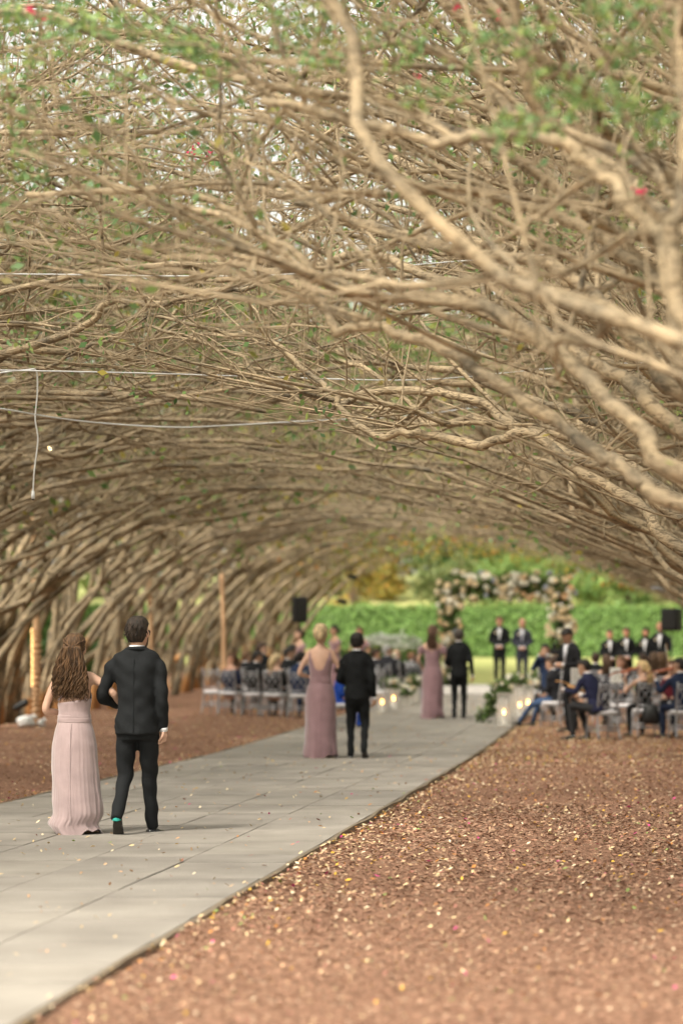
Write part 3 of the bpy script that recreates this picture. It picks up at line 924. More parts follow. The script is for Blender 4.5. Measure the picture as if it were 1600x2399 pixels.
def rose_mesh(mt):
    b = MB()
    for L, (nr, rr, zz) in enumerate(((3, .35, .5), (5, .7, .25), (6, 1.0, 0))):
        for k in range(nr):
            a = k * 2 * PI / nr + L * .5
            d = np.array([math.cos(a), math.sin(a), 0]); t = np.array([-math.sin(a), math.cos(a), 0])
            w = rr * .62
            c = d * rr * .45 + [0, 0, zz * .6]
            V = [c - t * w * .5 - [0, 0, .35], c + t * w * .5 - [0, 0, .35], c + d * rr * .35 + t * w * .75 + [0, 0, .2], c + d * rr * .4 + [0, 0, .5], c + d * rr * .35 - t * w * .75 + [0, 0, .2]]
            b.add(V, [[0, 1, 2, 4]], [[4, 2, 3]])
    b.ball((0, 0, .1), (.5, .5, .55), 8)
    return b.mesh('rose', [mt])

ROSES = [rose_mesh(M['rose']), rose_mesh(M['rose']), rose_mesh(M['rose_w']), rose_mesh(M['rose_p']), rose_mesh(M['blue'])]

def put_rose(parent, p, n, r, which=None, name='rose'):
    k = which if which is not None else rng.choice(5, p=[.33, .22, .25, .14, .06])
    o = bpy.data.objects.new(name if k < 4 else 'delphinium', ROSES[k]); COL.objects.link(o); o.parent = parent
    o.location = p; o.scale = (r, r, r)
    o.rotation_euler = Vector(n).to_track_quat('Z', 'Y').to_euler()

YA = 64.0
zp = .60
arch = tag(empty('flower_arch', (-3.86, YA, zp)), 'square wedding arch covered in cream and white roses on the pale platform', 'flower arch')
hw, ht = 1.48, 2.62
C = []
for s in (-1, 1):
    b = MB(); b.box((s * hw, 0, ht / 2), (.04, .04, ht / 2)); b.obj('post', M['metal_dk'], arch, smooth=False)
b = MB(); b.box((0, 0, ht + .04), (hw + .04, .045, .04)); b.obj('crossbar', M['metal_dk'], arch, smooth=False)
line = []
for z in np.arange(.15, ht, .055): line += [(-hw, z), (hw, z)]
for x in np.arange(-hw, hw, .05): line.append((x, ht))
line = np.array(line)
b = MB()
n = 9000
k = rng.integers(0, len(line), n)
rad = .34 + .06 * np.sin(line[k, 0] * 4) + .05 * np.sin(line[k, 1] * 5) + np.where(line[k, 1] > ht - .05, 0.02, 0) + np.where((line[k, 0] < 0) & (line[k, 1] < ht - .05), .03, 0)
v = rng.normal(0, 1, (n, 3)); v /= np.linalg.norm(v, axis=1, keepdims=True)
pts = np.stack([line[k, 0], np.zeros(n), line[k, 1]], -1) + v * rad[:, None] * [1, .8, 1] * rng.uniform(.3, 1.0, (n, 1))
leaf_shell(b, n, pts, v, .055, np.array([[.06, .11, .03], [.09, .15, .045], [.13, .17, .06], [.05, .085, .035], [.16, .17, .05]]), .03)
tag(b.obj('greenery', M['greenery'], arch, smooth=False), kind='stuff')
for i in range(240):
    q = line[rng.integers(0, len(line))]
    v = rng.normal(0, 1, 3); v[1] = -abs(v[1]) - .2; v /= np.linalg.norm(v)
    r = rng.uniform(.085, .135)
    if i % 3 and rng.random() < .3: r *= .75
    p = np.array([q[0], 0, q[1]]) + v * .35 * [1.1, .9, 1.1]
    put_rose(arch, p, v, r)

# ------------------------------------------------------------------ aisle lanterns with candles
def lantern(px, py_bottom, Y, label, h=.62, w=.115, flowers=True, flame_dx=0, candle_h=.16):
    x = (px - VX) / FPX * Y
    z = float(gz(x, Y)) + .05
    T = tag(empty('lantern', (x, Y, z), .12), label, 'lantern')
    b = MB()
    b.box((0, 0, .015), (w, w, .015))
    b.box((0, 0, h - .012), (w, w, .012))
    for sx in (-1, 1):
        for sy in (-1, 1):
            b.box((sx * (w - .009), sy * (w - .009), h / 2), (.009, .009, h / 2 - .026))
    b.obj('frame', M['frame'], T, smooth=False)
    for k in range(4):
        a = k * PI / 2
        b = MB(); b.box((math.cos(a) * (w - .008), math.sin(a) * (w - .008), h / 2), (.0025 if k % 2 == 0 else w - .02, w - .02 if k % 2 == 0 else .0025, h / 2 - .03))
        b.obj('glass_pane', M['glass'], T, smooth=False)
    c = MB(); c.rings([(0, 0, .031, .05, .05), (0, 0, candle_h + .03, .05, .05), (0, 0, candle_h + .024, .042, .042)], 14)
    cd = c.obj('candle', M['wax'], T, smooth=False)
    c = MB(); z0 = candle_h + .035
    c.rings([(0, 0, z0, .006, .006), (0, 0, z0 + .02, .017, .017), (0, 0, z0 + .04, .017, .017), (0, 0, z0 + .07, .009, .009), (0, 0, z0 + .09, .001, .001)], 10)
    c.obj('flame', M['flame'], cd)
    return T

LAN = [(833, 46.6, 'lit candle lantern seen between the legs of the middle suited man'),
       (895, 49.6, 'lit candle lantern on the left path edge just right of the middle suited man'),
       (922, 51.6, 'second lit candle lantern right of the middle suited man, under the white flowers'),
       (957, 53.8, 'farthest left candle lantern beside the dress of the third woman')]
for px, Y, lab in LAN: lantern(px, 0, Y, lab, h=.42)
LANR = [(1180, 44.0, 'nearest right candle lantern at the path corner with trailing flowers', .60),
        (1217, 47.6, 'candle lantern just behind the nearest one on the right path edge', .6),
        (1236, 49.0, 'candle lantern on the right path edge, third from the path corner', .6),
        (1273, 53.5, 'far candle lantern on the right beside the crouching photographer', .45)]
for px, Y, lab, h in LANR: lantern(px, 0, Y, lab, h=h, candle_h=.18)


def bouquet(px, py, Y, r, label, nr=9, base_h=None, trail=False, group=None):
    p = at(px, py, Y)
    g = float(gz(p[0], Y)) + .05
    T = tag(empty('flower_arrangement', p), label, 'flowers', group)
    v = rng.normal(0, 1, (260, 3)); v /= np.linalg.norm(v, axis=1, keepdims=True)
    b = MB()
    pal = np.array([[.07, .13, .035], [.12, .19, .06], [.2, .26, .1]])
    leaf_shell(b, 520, v * [r * 1.15, r * .8, r * .7] * rng.uniform(.4, 1, (260, 1)), v, .045, pal, .03)
    if trail:
        t = np.linspace(0, 1, 60)[:, None]
        q = np.array([[-.1, 0, 0]]) + t * np.array([[-.30, 0, -.62]]) + rng.normal(0, .05, (60, 3))
        leaf_shell(b, 420, q, rng.normal(0, 1, (60, 3)), .05, pal, .05)
    tag(b.obj('leaves', M['greenery'], T, smooth=False), kind='stuff')
    for k in range(nr):
        v = rng.normal(0, 1, 3); v[1] = -abs(v[1]); v[2] = abs(v[2]) * .8; v /= np.linalg.norm(v)
        put_rose(T, v * [r, r * .8, r * .6], v, rng.uniform(.045, .075), rng.choice([0, 2, 2, 2]))
    hgt = p[2] - r * .4 - g
    if hgt > .1:
        b = MB(); b.box((0, 0, -r * .4 - hgt / 2), (.10, .10, hgt / 2)); b.obj('stand', M['frame'], T, smooth=False)
    return T

bouquet(914, 1602, 52.2, .20, 'white rose arrangement on a low stand above the left lanterns')
bouquet(950, 1618, 53, .20, 'white rose cluster hanging low beside the farthest left lantern', 11)
bouquet(972, 1596, 55, .20, 'white rose arrangement touching the third woman on her left', 10)
bouquet(1178, 1612, 45.5, .20, 'greenery garland trailing down at the corner of the right lanterns', 7, trail=True)
bouquet(1208, 1592, 49.5, .19, 'white flowers and leaves above the second right lantern', 8)
bouquet(1238, 1603, 50.5, .19, 'white flower bunch above the third right lantern', 9)
bouquet(1258, 1583, 54.5, .17, 'cream flower bunch in front of the far right lantern', 8)

# ------------------------------------------------------------------ chairs
def chair_proto(rz=0):
    T = empty('banquet_chair', (0, 0, 0))
    # faces +Y: back at -Y
    b = MB(); b.rings([(0, 0, .43, .19, .19), (0, 0, .44, .205, .2), (0, 0, .475, .205, .2), (0, 0, .485, .18, .175)], 24, pw=.35)
    b.obj('cushion', M['cushion'], T)
    b = MB(); b.rings([(0, 0, .405, .205, .2), (0, 0, .43, .205, .2)], 24, pw=.35); b.obj('seat_frame', M['silver'], T, smooth=False)
    for sx in (-1, 1):
        b = MB(); b.tube(smooth_line([[sx * .19, .18, .42], [sx * .195, .19, .2], [sx * .20, .2, 0]], 3), np.linspace(.017, .013, 7), 8); b.obj('leg', M['silver'], T)
        b = MB(); b.tube(smooth_line([[sx * .20, -.25, 0], [sx * .19, -.19, .22], [sx * .185, -.17, .43], [sx * .18, -.2, .7], [sx * .175, -.245, .92]], 3), np.full(13, .0165), 8)
        b.ball((sx * .175, -.245, .935), .022, 8); b.obj('back_post', M['silver'], T)
    for z, r in ((.14, .010), (.20, .010)):
        for sx in (-1, 1):
            b = MB(); b.tube([[sx * .197, .19, z], [sx * .195, -.2, z]], [r, r], 6); b.obj('stretcher', M['silver'], T)
        b = MB(); b.tube([[-.19, .192, z + .03], [.19, .192, z + .03]], [r, r], 6); b.obj('stretcher', M['silver'], T)
        b = MB(); b.tube([[-.19, -.205, z + .03], [.19, -.205, z + .03]], [r, r], 6); b.obj('stretcher', M['silver'], T)
    for z, y in ((.90, -.24), (.84, -.228), (.54, -.178)):
        b = MB(); b.tube([[-.178, y, z], [0, y - .008, z], [.178, y, z]], [.012] * 3, 8); b.obj('back_rail', M['silver'], T)
    # diamond lattice
    for sg in (-1, 1):
        for k in range(-1, 3):
            xa = -.19 + k * .135 if sg > 0 else .19 - k * .135
            xb = xa + sg * .2
            za, zb = .55, .83
            def clip(x0, z0, x1, z1):
                t0, t1 = 0.0, 1.0
                for lo in (1, -1):
                    d = (x1 - x0) * lo; q = .165 - x0 * lo
                    if abs(d) < 1e-6: continue
                    if d > 0: t1 = min(t1, q / d)
                    else: t0 = max(t0, q / d)
                return t0, t1
            t0, t1 = clip(xa, za, xb, zb)
            if t1 - t0 < .15: continue
            q = lambda t: [xa + (xb - xa) * t, -.18 - (.048) * t + sg * .004, za + (zb - za) * t]
            b = MB(); b.tube([q(t0), q(t1)], [.007, .007], 6); b.obj('lattice_bar', M['silver'], T)
    return T

CH0 = chair_proto()
ch_used = [False]
CHAIRS = 'silver lattice-back chairs'
def chair(x, y, rz, label, z=None):
    c = CH0 if not ch_used[0] else copy_tree(CH0)
    ch_used[0] = True
    c.location = (x, y, float(gz(x, y)) if z is None else z); c.rotation_euler = (0, 0, rz)
    tag(c, label, 'chair', CHAIRS)
    return c

# ------------------------------------------------------------------ wrapped posts, cables, speakers, lamps, bag
def wrapped_post(px, Y, top, wrap_h, r, label, lit):
    x = (px - VX) / FPX * Y; g = float(gz(x, Y))
    T = tag(empty('wrapped_post', (x, Y, g)), label, 'post')
    b = MB(); n = 26
    zz = np.linspace(-.05, top, n)
    P = np.stack([.03 * np.sin(zz * 1.3), 0 * zz, zz], -1)
    b.tube(P, r * (1 + rng.normal(0, .02, n)), 12); b.obj('pole', M['rope'], T)
    k = int(wrap_h / .10)
    for j in range(k):
        z = .08 + j * .10; c = .03 * math.sin(z * 1.3)
        a = np.linspace(0, 2 * PI, 17)
        b = MB(); rr = r + .012
        b.tube(np.stack([c + rr * np.cos(a), rr * np.sin(a), z + .02 * np.sin(a + j)], -1), np.full(17, .022), 6); b.obj('wrap', M['rope'], T)
    if lit:
        b = MB()
        for j in range(22):
            z = .75 + j * .05; a = -PI / 2 - .9 + .15 * math.sin(j * 2.1)
            b.ball((.03 * math.sin(z * 1.3) + (r + .03) * math.cos(a), (r + .03) * math.sin(a), z), .018, 6)
        b.obj('fairy_lights', M['bulb'], T)
    return T
wrapped_post(84, 45.4, 5.0, 1.9, .065, 'tan wrapped pole with glowing fairy lights at far left behind the long-haired woman', True)
wrapped_post(352, 55, 4.2, .8, .05, 'tan wrapped pole above the nearest suited man among the left trunks', False)
wrapped_post(522, 58, 3.0, .8, .055, 'tan wrapped pole left of the seated woman in navy', False)

def cable(pts, Ya, Yb, r, label, sub=8):
    n = len(pts)
    P = np.array([at(px * 1.0204, py * 1.0204, Ya + (Yb - Ya) * i / (n - 1)) for i, (px, py) in enumerate(pts)])
    o = P[0].copy(); b = MB(); P = smooth_line(P, sub) - o
    b.tube(P, np.full(len(P), r), 6)
    ob = b.obj('cable', M['cable']); ob.location = o
    tag(ob, label, 'cable')
cable([(-250, 626), (0, 629), (200, 631), (400, 634), (600, 632), (800, 622), (1000, 604), (1250, 585), (1480, 568), (1750, 555)], 17.5, 22, .006, 'upper thin grey cable stretched straight across the tunnel through the branches')
cable([(-250, 845), (0, 850), (300, 856), (600, 865), (900, 873), (1060, 866), (1240, 848), (1500, 830)], 18.5, 24, .006, 'middle thin grey cable stretched across the tunnel below the first bare branches')
cable([(-250, 905), (0, 938), (120, 958), (240, 972), (400, 981), (520, 977), (680, 968), (800, 962), (930, 955), (1100, 935)], 21, 28, .008, 'lowest sagging grey cable across the tunnel at left')
cable([(-60, 868), (0, 856), (60, 850), (84, 852), (87, 900), (82, 960), (88, 1010), (80, 1080), (77, 1130)], 20.5, 21, .007, 'thin white cord hanging down at far left above the wrapped pole')
T = at(77 * 1.0204, 1136 * 1.0204, 21)
o = tag(empty('lamp_socket', T), 'small empty lamp socket at the end of the hanging white cord', 'lamp')
b = MB(); b.rings([(0, 0, -.035, .014, .014), (0, 0, 0, .016, .016), (0, 0, .03, .012, .012), (0, 0, .045, .006, .006)], 10); b.obj('socket', M['cable'], o)
b = MB(); b.rings([(0, 0, -.045, .009, .009), (0, 0, -.035, .011, .011)], 8); b.obj('contact', M['metal_dk'], o)

for px, py, Y in ((117, 1051, 45), (711, 1220, 66), (738, 1259, 66), (384, 1101, 52)):
    p = at(px, py, Y)
    T = tag(empty('string_bulb', p), 'tiny warm glowing bulb hanging among the left branches', 'light bulb', 'glowing bulbs in the branches')
    b = MB(); b.ball((0, 0, 0), .02 if Y < 50 else .03, 8); b.obj('bulb', M['spark'], T)
    b = MB(); b.tube([[0, 0, .02], [0, 0, .3]], [.005, .005], 5); b.obj('cord', M['black'], T)

def speaker(px, py, Y, hw, hh, rz, label):
    p = at(px, py, Y); g = float(gz(p[0], Y))
    T = tag(empty('speaker', (p[0], Y, g), rz), label, 'speaker')
    z = p[2] - g
    b = MB()
    b.rings([(0, .03, z - hh, hw * .85, hw * .8), (0, 0, z - hh + .03, hw, hw * .9), (0, 0, z + hh - .03, hw, hw * .9), (0, .03, z + hh, hw * .85, hw * .8)], 20, pw=.3); b.obj('cabinet', M['black'], T, smooth=False)
    b = MB(); b.rings([(0, -hw * .9 - .01, z - hh + .06, hw * .85, .01), (0, -hw * .9 - .01, z + hh - .06, hw * .85, .01)], 12, pw=.3); b.obj('grille', M['metal_dk'], T, smooth=False)
    b = MB(); b.tube([[0, 0, .4], [0, 0, z - hh]], [.02, .02], 8); b.obj('pole', M['metal_dk'], T)
    for k in range(3):
        a = k * 2 * PI / 3
        b = MB(); b.tube([[0, 0, .75], [.5 * math.cos(a), .5 * math.sin(a), .02]], [.013, .013], 6); b.obj('leg', M['metal_dk'], T)
speaker(702, 1428, 62, .18, .33, .5, 'black loudspeaker on a pole behind the leaning left trunks')
speaker(1572, 1452, 55, .21, .26, -.4, 'black loudspeaker on a pole at the right edge behind the groomsmen')

for px, py, Y, lab in ((825, 1351, 68, 'upper small black spotlight clamped to the last left tree'), (800, 1409, 66, 'lower small black spotlight clamped to the last left tree'), (1539, 1381, 50, 'small grey spotlight clamped to a right branch above the groomsmen')):
    p = at(px, py, Y)
    T = tag(empty('spotlight', p, .6), lab, 'spotlight')
    mm = M['black'] if px < 1000 else M['silver']
    b = MB(); b.limb([[-.11, 0, .02], [.02, 0, 0], [.1, 0, -.02]], [.055, .065, .07], 10); b.obj('can', mm, T)
    b = MB(); b.tube([[0, 0, .04], [0, .02, .16], [0, .03, .25]], [.015, .015, .02], 6); b.obj('bracket', mm, T)

# white bags and a ground lamp at the foot of the wrapped post
g = float(gz(-11.7, 45.5))
def px_at(px, Y): return (px - VX) / FPX * Y
def bag(x, y, s, label):
    T = tag(empty('sandbag', (x, y, float(gz(x, y)))), label, 'bag')
    b = MB(); rows = []
    for k in range(9):
        t = k / 8
        rows.append((.02 * math.sin(k), 0, s[2] * t, s[0] * math.sqrt(max(.03, 1 - (2 * t - .8) ** 2 * .6)), s[1] * math.sqrt(max(.03, 1 - (2 * t - .8) ** 2 * .6))))
    b.rings(rows, 18)
    V = b.V[0]; V += rng.normal(0, .006, V.shape)
    b.obj('sack', M['white'], T)
    b = MB(); b.limb([[s[0] * .5, 0, s[2] * .8], [s[0] * .8, 0, s[2] * 1.05], [s[0] * 1.05, 0, s[2] * .85]], [.03, .02, .03], 6); b.obj('knot', M['white'], T)
bag(px_at(62, 45.0), 45.0, (.17, .14, .2), 'large white sandbag at the foot of the wrapped pole at far left')
bag(px_at(98, 45.0), 45.0, (.06, .06, .13), 'small white sandbag just right of the wrapped pole foot')
T = tag(empty('ground_light', (px_at(50, 45.5), 45.5, g)), 'small dark ground floodlight above the large white sandbag', 'lamp')
b = MB(); b.limb([[-.09, 0, .33], [.08, 0, .42]], [.06, .075], 10); b.obj('housing', M['metal_dk'], T)
b = MB(); b.tube([[0, 0, 0], [0, 0, .3]], [.015, .015], 6); b.obj('stake', M['metal_dk'], T)
# ------------------------------------------------------------------ people
SK = {}
def skin(c, name='skin'):
    k = tuple(c)
    if k not in SK: SK[k] = mat(name, c, .5, .35, col2=tuple(v * .88 for v in c), scale=9)
    return SK[k]
CLOTH = {}
def cloth(c, name, rough=.85, sheen=0.0, bump=.15, bs=90):
    k = (tuple(c), name)
    if k not in CLOTH: CLOTH[k] = mat(name, c, rough, .2, sheen=sheen, bump=bump, bscale=bs, col2=tuple(v * .82 for v in c), scale=6)
    return CLOTH[k]
HAIRM = {}
def hairmat(c):
    k = tuple(c)
    if k not in HAIRM: HAIRM[k] = mat('hair', tuple(v * .5 for v in c), .5, .28, col2=tuple(min(1, v * 2.3) for v in c), scale=16, detail=6, stretch=(3.5, 3.5, .5), bump=.5, bscale=60)
    return HAIRM[k]
M['shirt'] = mat('white shirt', (.68, .68, .70), .8, .2)
M['shoe'] = mat('black patent shoes', (.010, .010, .011), .15, .6, coat=.5)
M['sole'] = mat('shoe sole', (.045, .04, .035), .8, .2)
M['heel'] = mat('nude heels', (.60, .38, .22), .4, .4)
M['gold'] = mat('gold shoes', (.60, .48, .30), .3, .5, metal=.5)
M['face_dark'] = mat('eyes and brows', (.03, .02, .015), .4, .4)
M['lips'] = mat('lips', (.42, .16, .13), .5, .3)
M['teal'] = mat('teal striped sock', (.05, .42, .36), .8, .2)


def remesh(b, voxel, name, smooth=2, wrinkle=0, wscale=6, seed=0):
    """fuse the pieces in b into one continuous surface"""
    me = b.mesh('tmp')
    o = bpy.data.objects.new('tmp', me); COL.objects.link(o)
    m = o.modifiers.new('r', 'REMESH'); m.mode = 'VOXEL'; m.voxel_size = voxel; m.use_smooth_shade = True
    if smooth:
        s = o.modifiers.new('s', 'SMOOTH'); s.iterations = smooth * 2; s.factor = .5
    dg = bpy.context.evaluated_depsgraph_get(); dg.update()
    me2 = bpy.data.meshes.new_from_object(o.evaluated_get(dg))
    me2.name = name
    bpy.data.objects.remove(o); bpy.data.meshes.remove(me)
    n = len(me2.vertices)
    V = np.empty(n * 3); me2.vertices.foreach_get('co', V); V = V.reshape(-1, 3)
    if wrinkle:
        N = np.empty(n * 3); me2.vertices.foreach_get('normal', N); N = N.reshape(-1, 3)
        x, y, z = (V * wscale).T
        w = np.sin(z * 3.1 + 2.2 * np.sin(x * 1.7 + seed) + 1.3 * y) * np.sin(x * 2.3 + 1.6 * np.sin(z * 1.3 + seed * 2)) + .5 * np.sin(z * 6.3 + x * 4 + seed)
        V = V + N * (w * wrinkle)[:, None]
    q = MB()
    nl = len(me2.loops); lv = np.empty(nl, np.int32); me2.loops.foreach_get('vertex_index', lv)
    npoly = len(me2.polygons); ls = np.empty(npoly, np.int32); lt = np.empty(npoly, np.int32)
    me2.polygons.foreach_get('loop_start', ls); me2.polygons.foreach_get('loop_total', lt)
    Q = lv[ls[lt == 4][:, None] + np.arange(4)] if (lt == 4).any() else None
    T = lv[ls[lt == 3][:, None] + np.arange(3)] if (lt == 3).any() else None
    bpy.data.meshes.remove(me2)
    q.add(V, Q, T)
    return q


def rotm(yaw=0, pitch=0, roll=0):
    cy, sy = math.cos(yaw), math.sin(yaw); cp, sp = math.cos(pitch), math.sin(pitch); cr, sr = math.cos(roll), math.sin(roll)
    Rz = np.array([[cy, -sy, 0], [sy, cy, 0], [0, 0, 1]]); Rx = np.array([[1, 0, 0], [0, cp, -sp], [0, sp, cp]]); Ry = np.array([[cr, 0, sr], [0, 1, 0], [-sr, 0, cr]])
    return Rz @ Rx @ Ry


def hand_into(b, w, d, side, curl=.6, s=1.0):
    """a hand at wrist w pointing along d, five separate fingers bent by curl"""
    d = np.array(d, float); d /= np.linalg.norm(d)
    inward = np.array([-side, 0.0, 0.0]); inward -= d * inward.dot(d)
    if np.linalg.norm(inward) < .2: inward = np.array([0, 0, -1.]) - d * -d[2]
    inward /= np.linalg.norm(inward)            # palm faces inward
    fwd = np.cross(inward, d) * side; fwd /= np.linalg.norm(fwd)   # thumb side
    L = .085 * s
    b.limb([w - d * .02, w + d * .02, w + d * L * .9], [.021 * s, .024 * s, .022 * s], 8)
    b.ball(w + d * L * .55, (.03 * s, .03 * s, .04 * s), 8)
    for k, (o, l) in enumerate(((1.15, .075), (.4, .083), (-.35, .077), (-1.05, .062))):
        p = w + d * L * .85 + fwd * o * .019 * s
        a = curl * .55; P = [p]; ang = a
        for seg in (.42, .32, .26):
            dd = d * math.cos(ang) + inward * math.sin(ang)
            P.append(P[-1] + dd * l * s * seg); ang += curl * .75
        b.limb(P, [.0095 * s, .009 * s, .0082 * s, .0068 * s], 6, sub=2)
    p = w + d * .022 + fwd * .02 * s
    b.limb([p, p + (fwd * .6 + d * .7) * .034 * s, p + (fwd * .35 + d * 1.0 + inward * .4 * curl) * .062 * s], [.012 * s, .0105 * s, .008 * s], 6, sub=2)


def head_into(b, c, R, s=1.0, female=False):
    """skull, jaw, nose, ears"""
    t = MB()
    rows = []
    for z, hw, y0, y1 in ((-.118, .022, .045, .085), (-.108, .040, .02, .092), (-.09, .052, -.02, .094), (-.06, .063, -.062, .092), (-.03, .069, -.085, .092), (0, .073, -.094, .094),
                          (.03, .076, -.097, .095), (.06, .074, -.094, .090), (.085, .064, -.082, .076), (.105, .045, -.06, .053), (.116, .018, -.025, .025)):
        if female: hw *= .95
        rows.append((0, (y0 + y1) / 2, z, hw, (y1 - y0) / 2))
    t.rings(rows, 20)
    t.limb([[0, .085, .018], [0, .105, -.012], [0, .112, -.03], [0, .095, -.038]], [.008, .010, .013, .010], 8, sub=2)     # nose
    for sg in (-1, 1):
        t.limb([[sg * .074, -.012, .022], [sg * .084, -.02, .008], [sg * .082, -.014, -.02], [sg * .074, -.008, -.03]], [.010, .013, .011, .008], 8, sub=2)  # ears
    for V, Q, T in zip(t.V, t.Q, t.T): pass
    off = 0
    Vall = np.concatenate(t.V) * s
    Vall = Vall @ R.T + c
    b.add(Vall, np.concatenate(t.Q), np.concatenate(t.T))


def face_parts(T, c, R, s=1.0, beard=None):
    f = lambda p: (np.array(p) * s) @ R.T + c
    b = MB()
    for sg in (-1, 1):
        b.ball(f((sg * .029, .089, .016)), (.010, .006, .006), 8)
        b.limb([f((sg * .014, .096, .034)), f((sg * .030, .096, .039)), f((sg * .046, .085, .034))], [.0035, .004, .003], 5, sub=2)
    b.obj('eyes_and_brows', M['face_dark'], T)
    b = MB(); b.limb([f((-.022, .089, -.062)), f((0, .097, -.060)), f((.022, .089, -.062))], [.004, .0065, .004], 6, sub=2); b.obj('mouth', M['lips'], T)
    if beard is not None:
        t = MB(); rows = []
        for z, hw, y0, y1 in ((-.124, .026, .03, .09), (-.105, .048, .0, .098), (-.08, .060, -.01, .097), (-.05, .068, -.015, .080), (-.02, .0735, -.015, .05)):
            rows.append((0, (y0 + y1) / 2, z, hw, (y1 - y0) / 2))
        t.rings(rows, 16)
        q = MB(); q.add(f(t.V[0]), t.Q[0], t.T[0]); q.obj('beard', hairmat(beard), T)


HQ = [True]
def hair_short(T, c, R, s, col, bald=False, back=True):
    b = MB()
    f = lambda p: (np.asarray(p, float) * s) @ R.T + c
    rows = []
    for z, hw, y0, y1 in ((-.062, .050, -.086, -.01), (-.04, .066, -.096, .0), (-.015, .075, -.103, .018), (.01, .079, -.107, .03), (.04, .0815, -.108, .05), (.07, .080, -.105, .094),
                          (.095, .071, -.096, .092), (.115, .054, -.075, .07), (.128, .028, -.04, .036)):
        rows.append((0, (y0 + y1) / 2, z, hw, (y1 - y0) / 2))
    t = MB(); t.rings(rows, 26)
    V = t.V[0] + rng.normal(0, .0016, t.V[0].shape)
    b.add(f(V), t.Q[0], t.T[0])
    # tufts
    n = 260 if HQ[0] else 110
    v = rng.normal(0, 1, (n, 3)); v /= np.linalg.norm(v, axis=1, keepdims=True); v = v[(v[:, 2] > -.35) & ((v[:, 1] < .25) | (v[:, 2] > .6))]
    if bald: v = v[~((v[:, 2] > .72) & (v[:, 1] < .0) & (np.abs(v[:, 0]) < .3))]
    A = v * [.080, .102, .10] + [0, -.006, .026]
    d = v * .35 + np.array([0, -.25, -.8]); d /= np.linalg.norm(d, axis=1, keepdims=True)
    P = np.stack([A, A + d * .014 + v * .004, A + d * .028 + v * .002], 1)
    b.tubes(f(P.reshape(-1, 3)).reshape(P.shape), np.array([[.0045, .004, .0015]]) * np.ones((len(P), 1)), 4)
    o = b.obj('hair', hairmat(col), T)
    return o


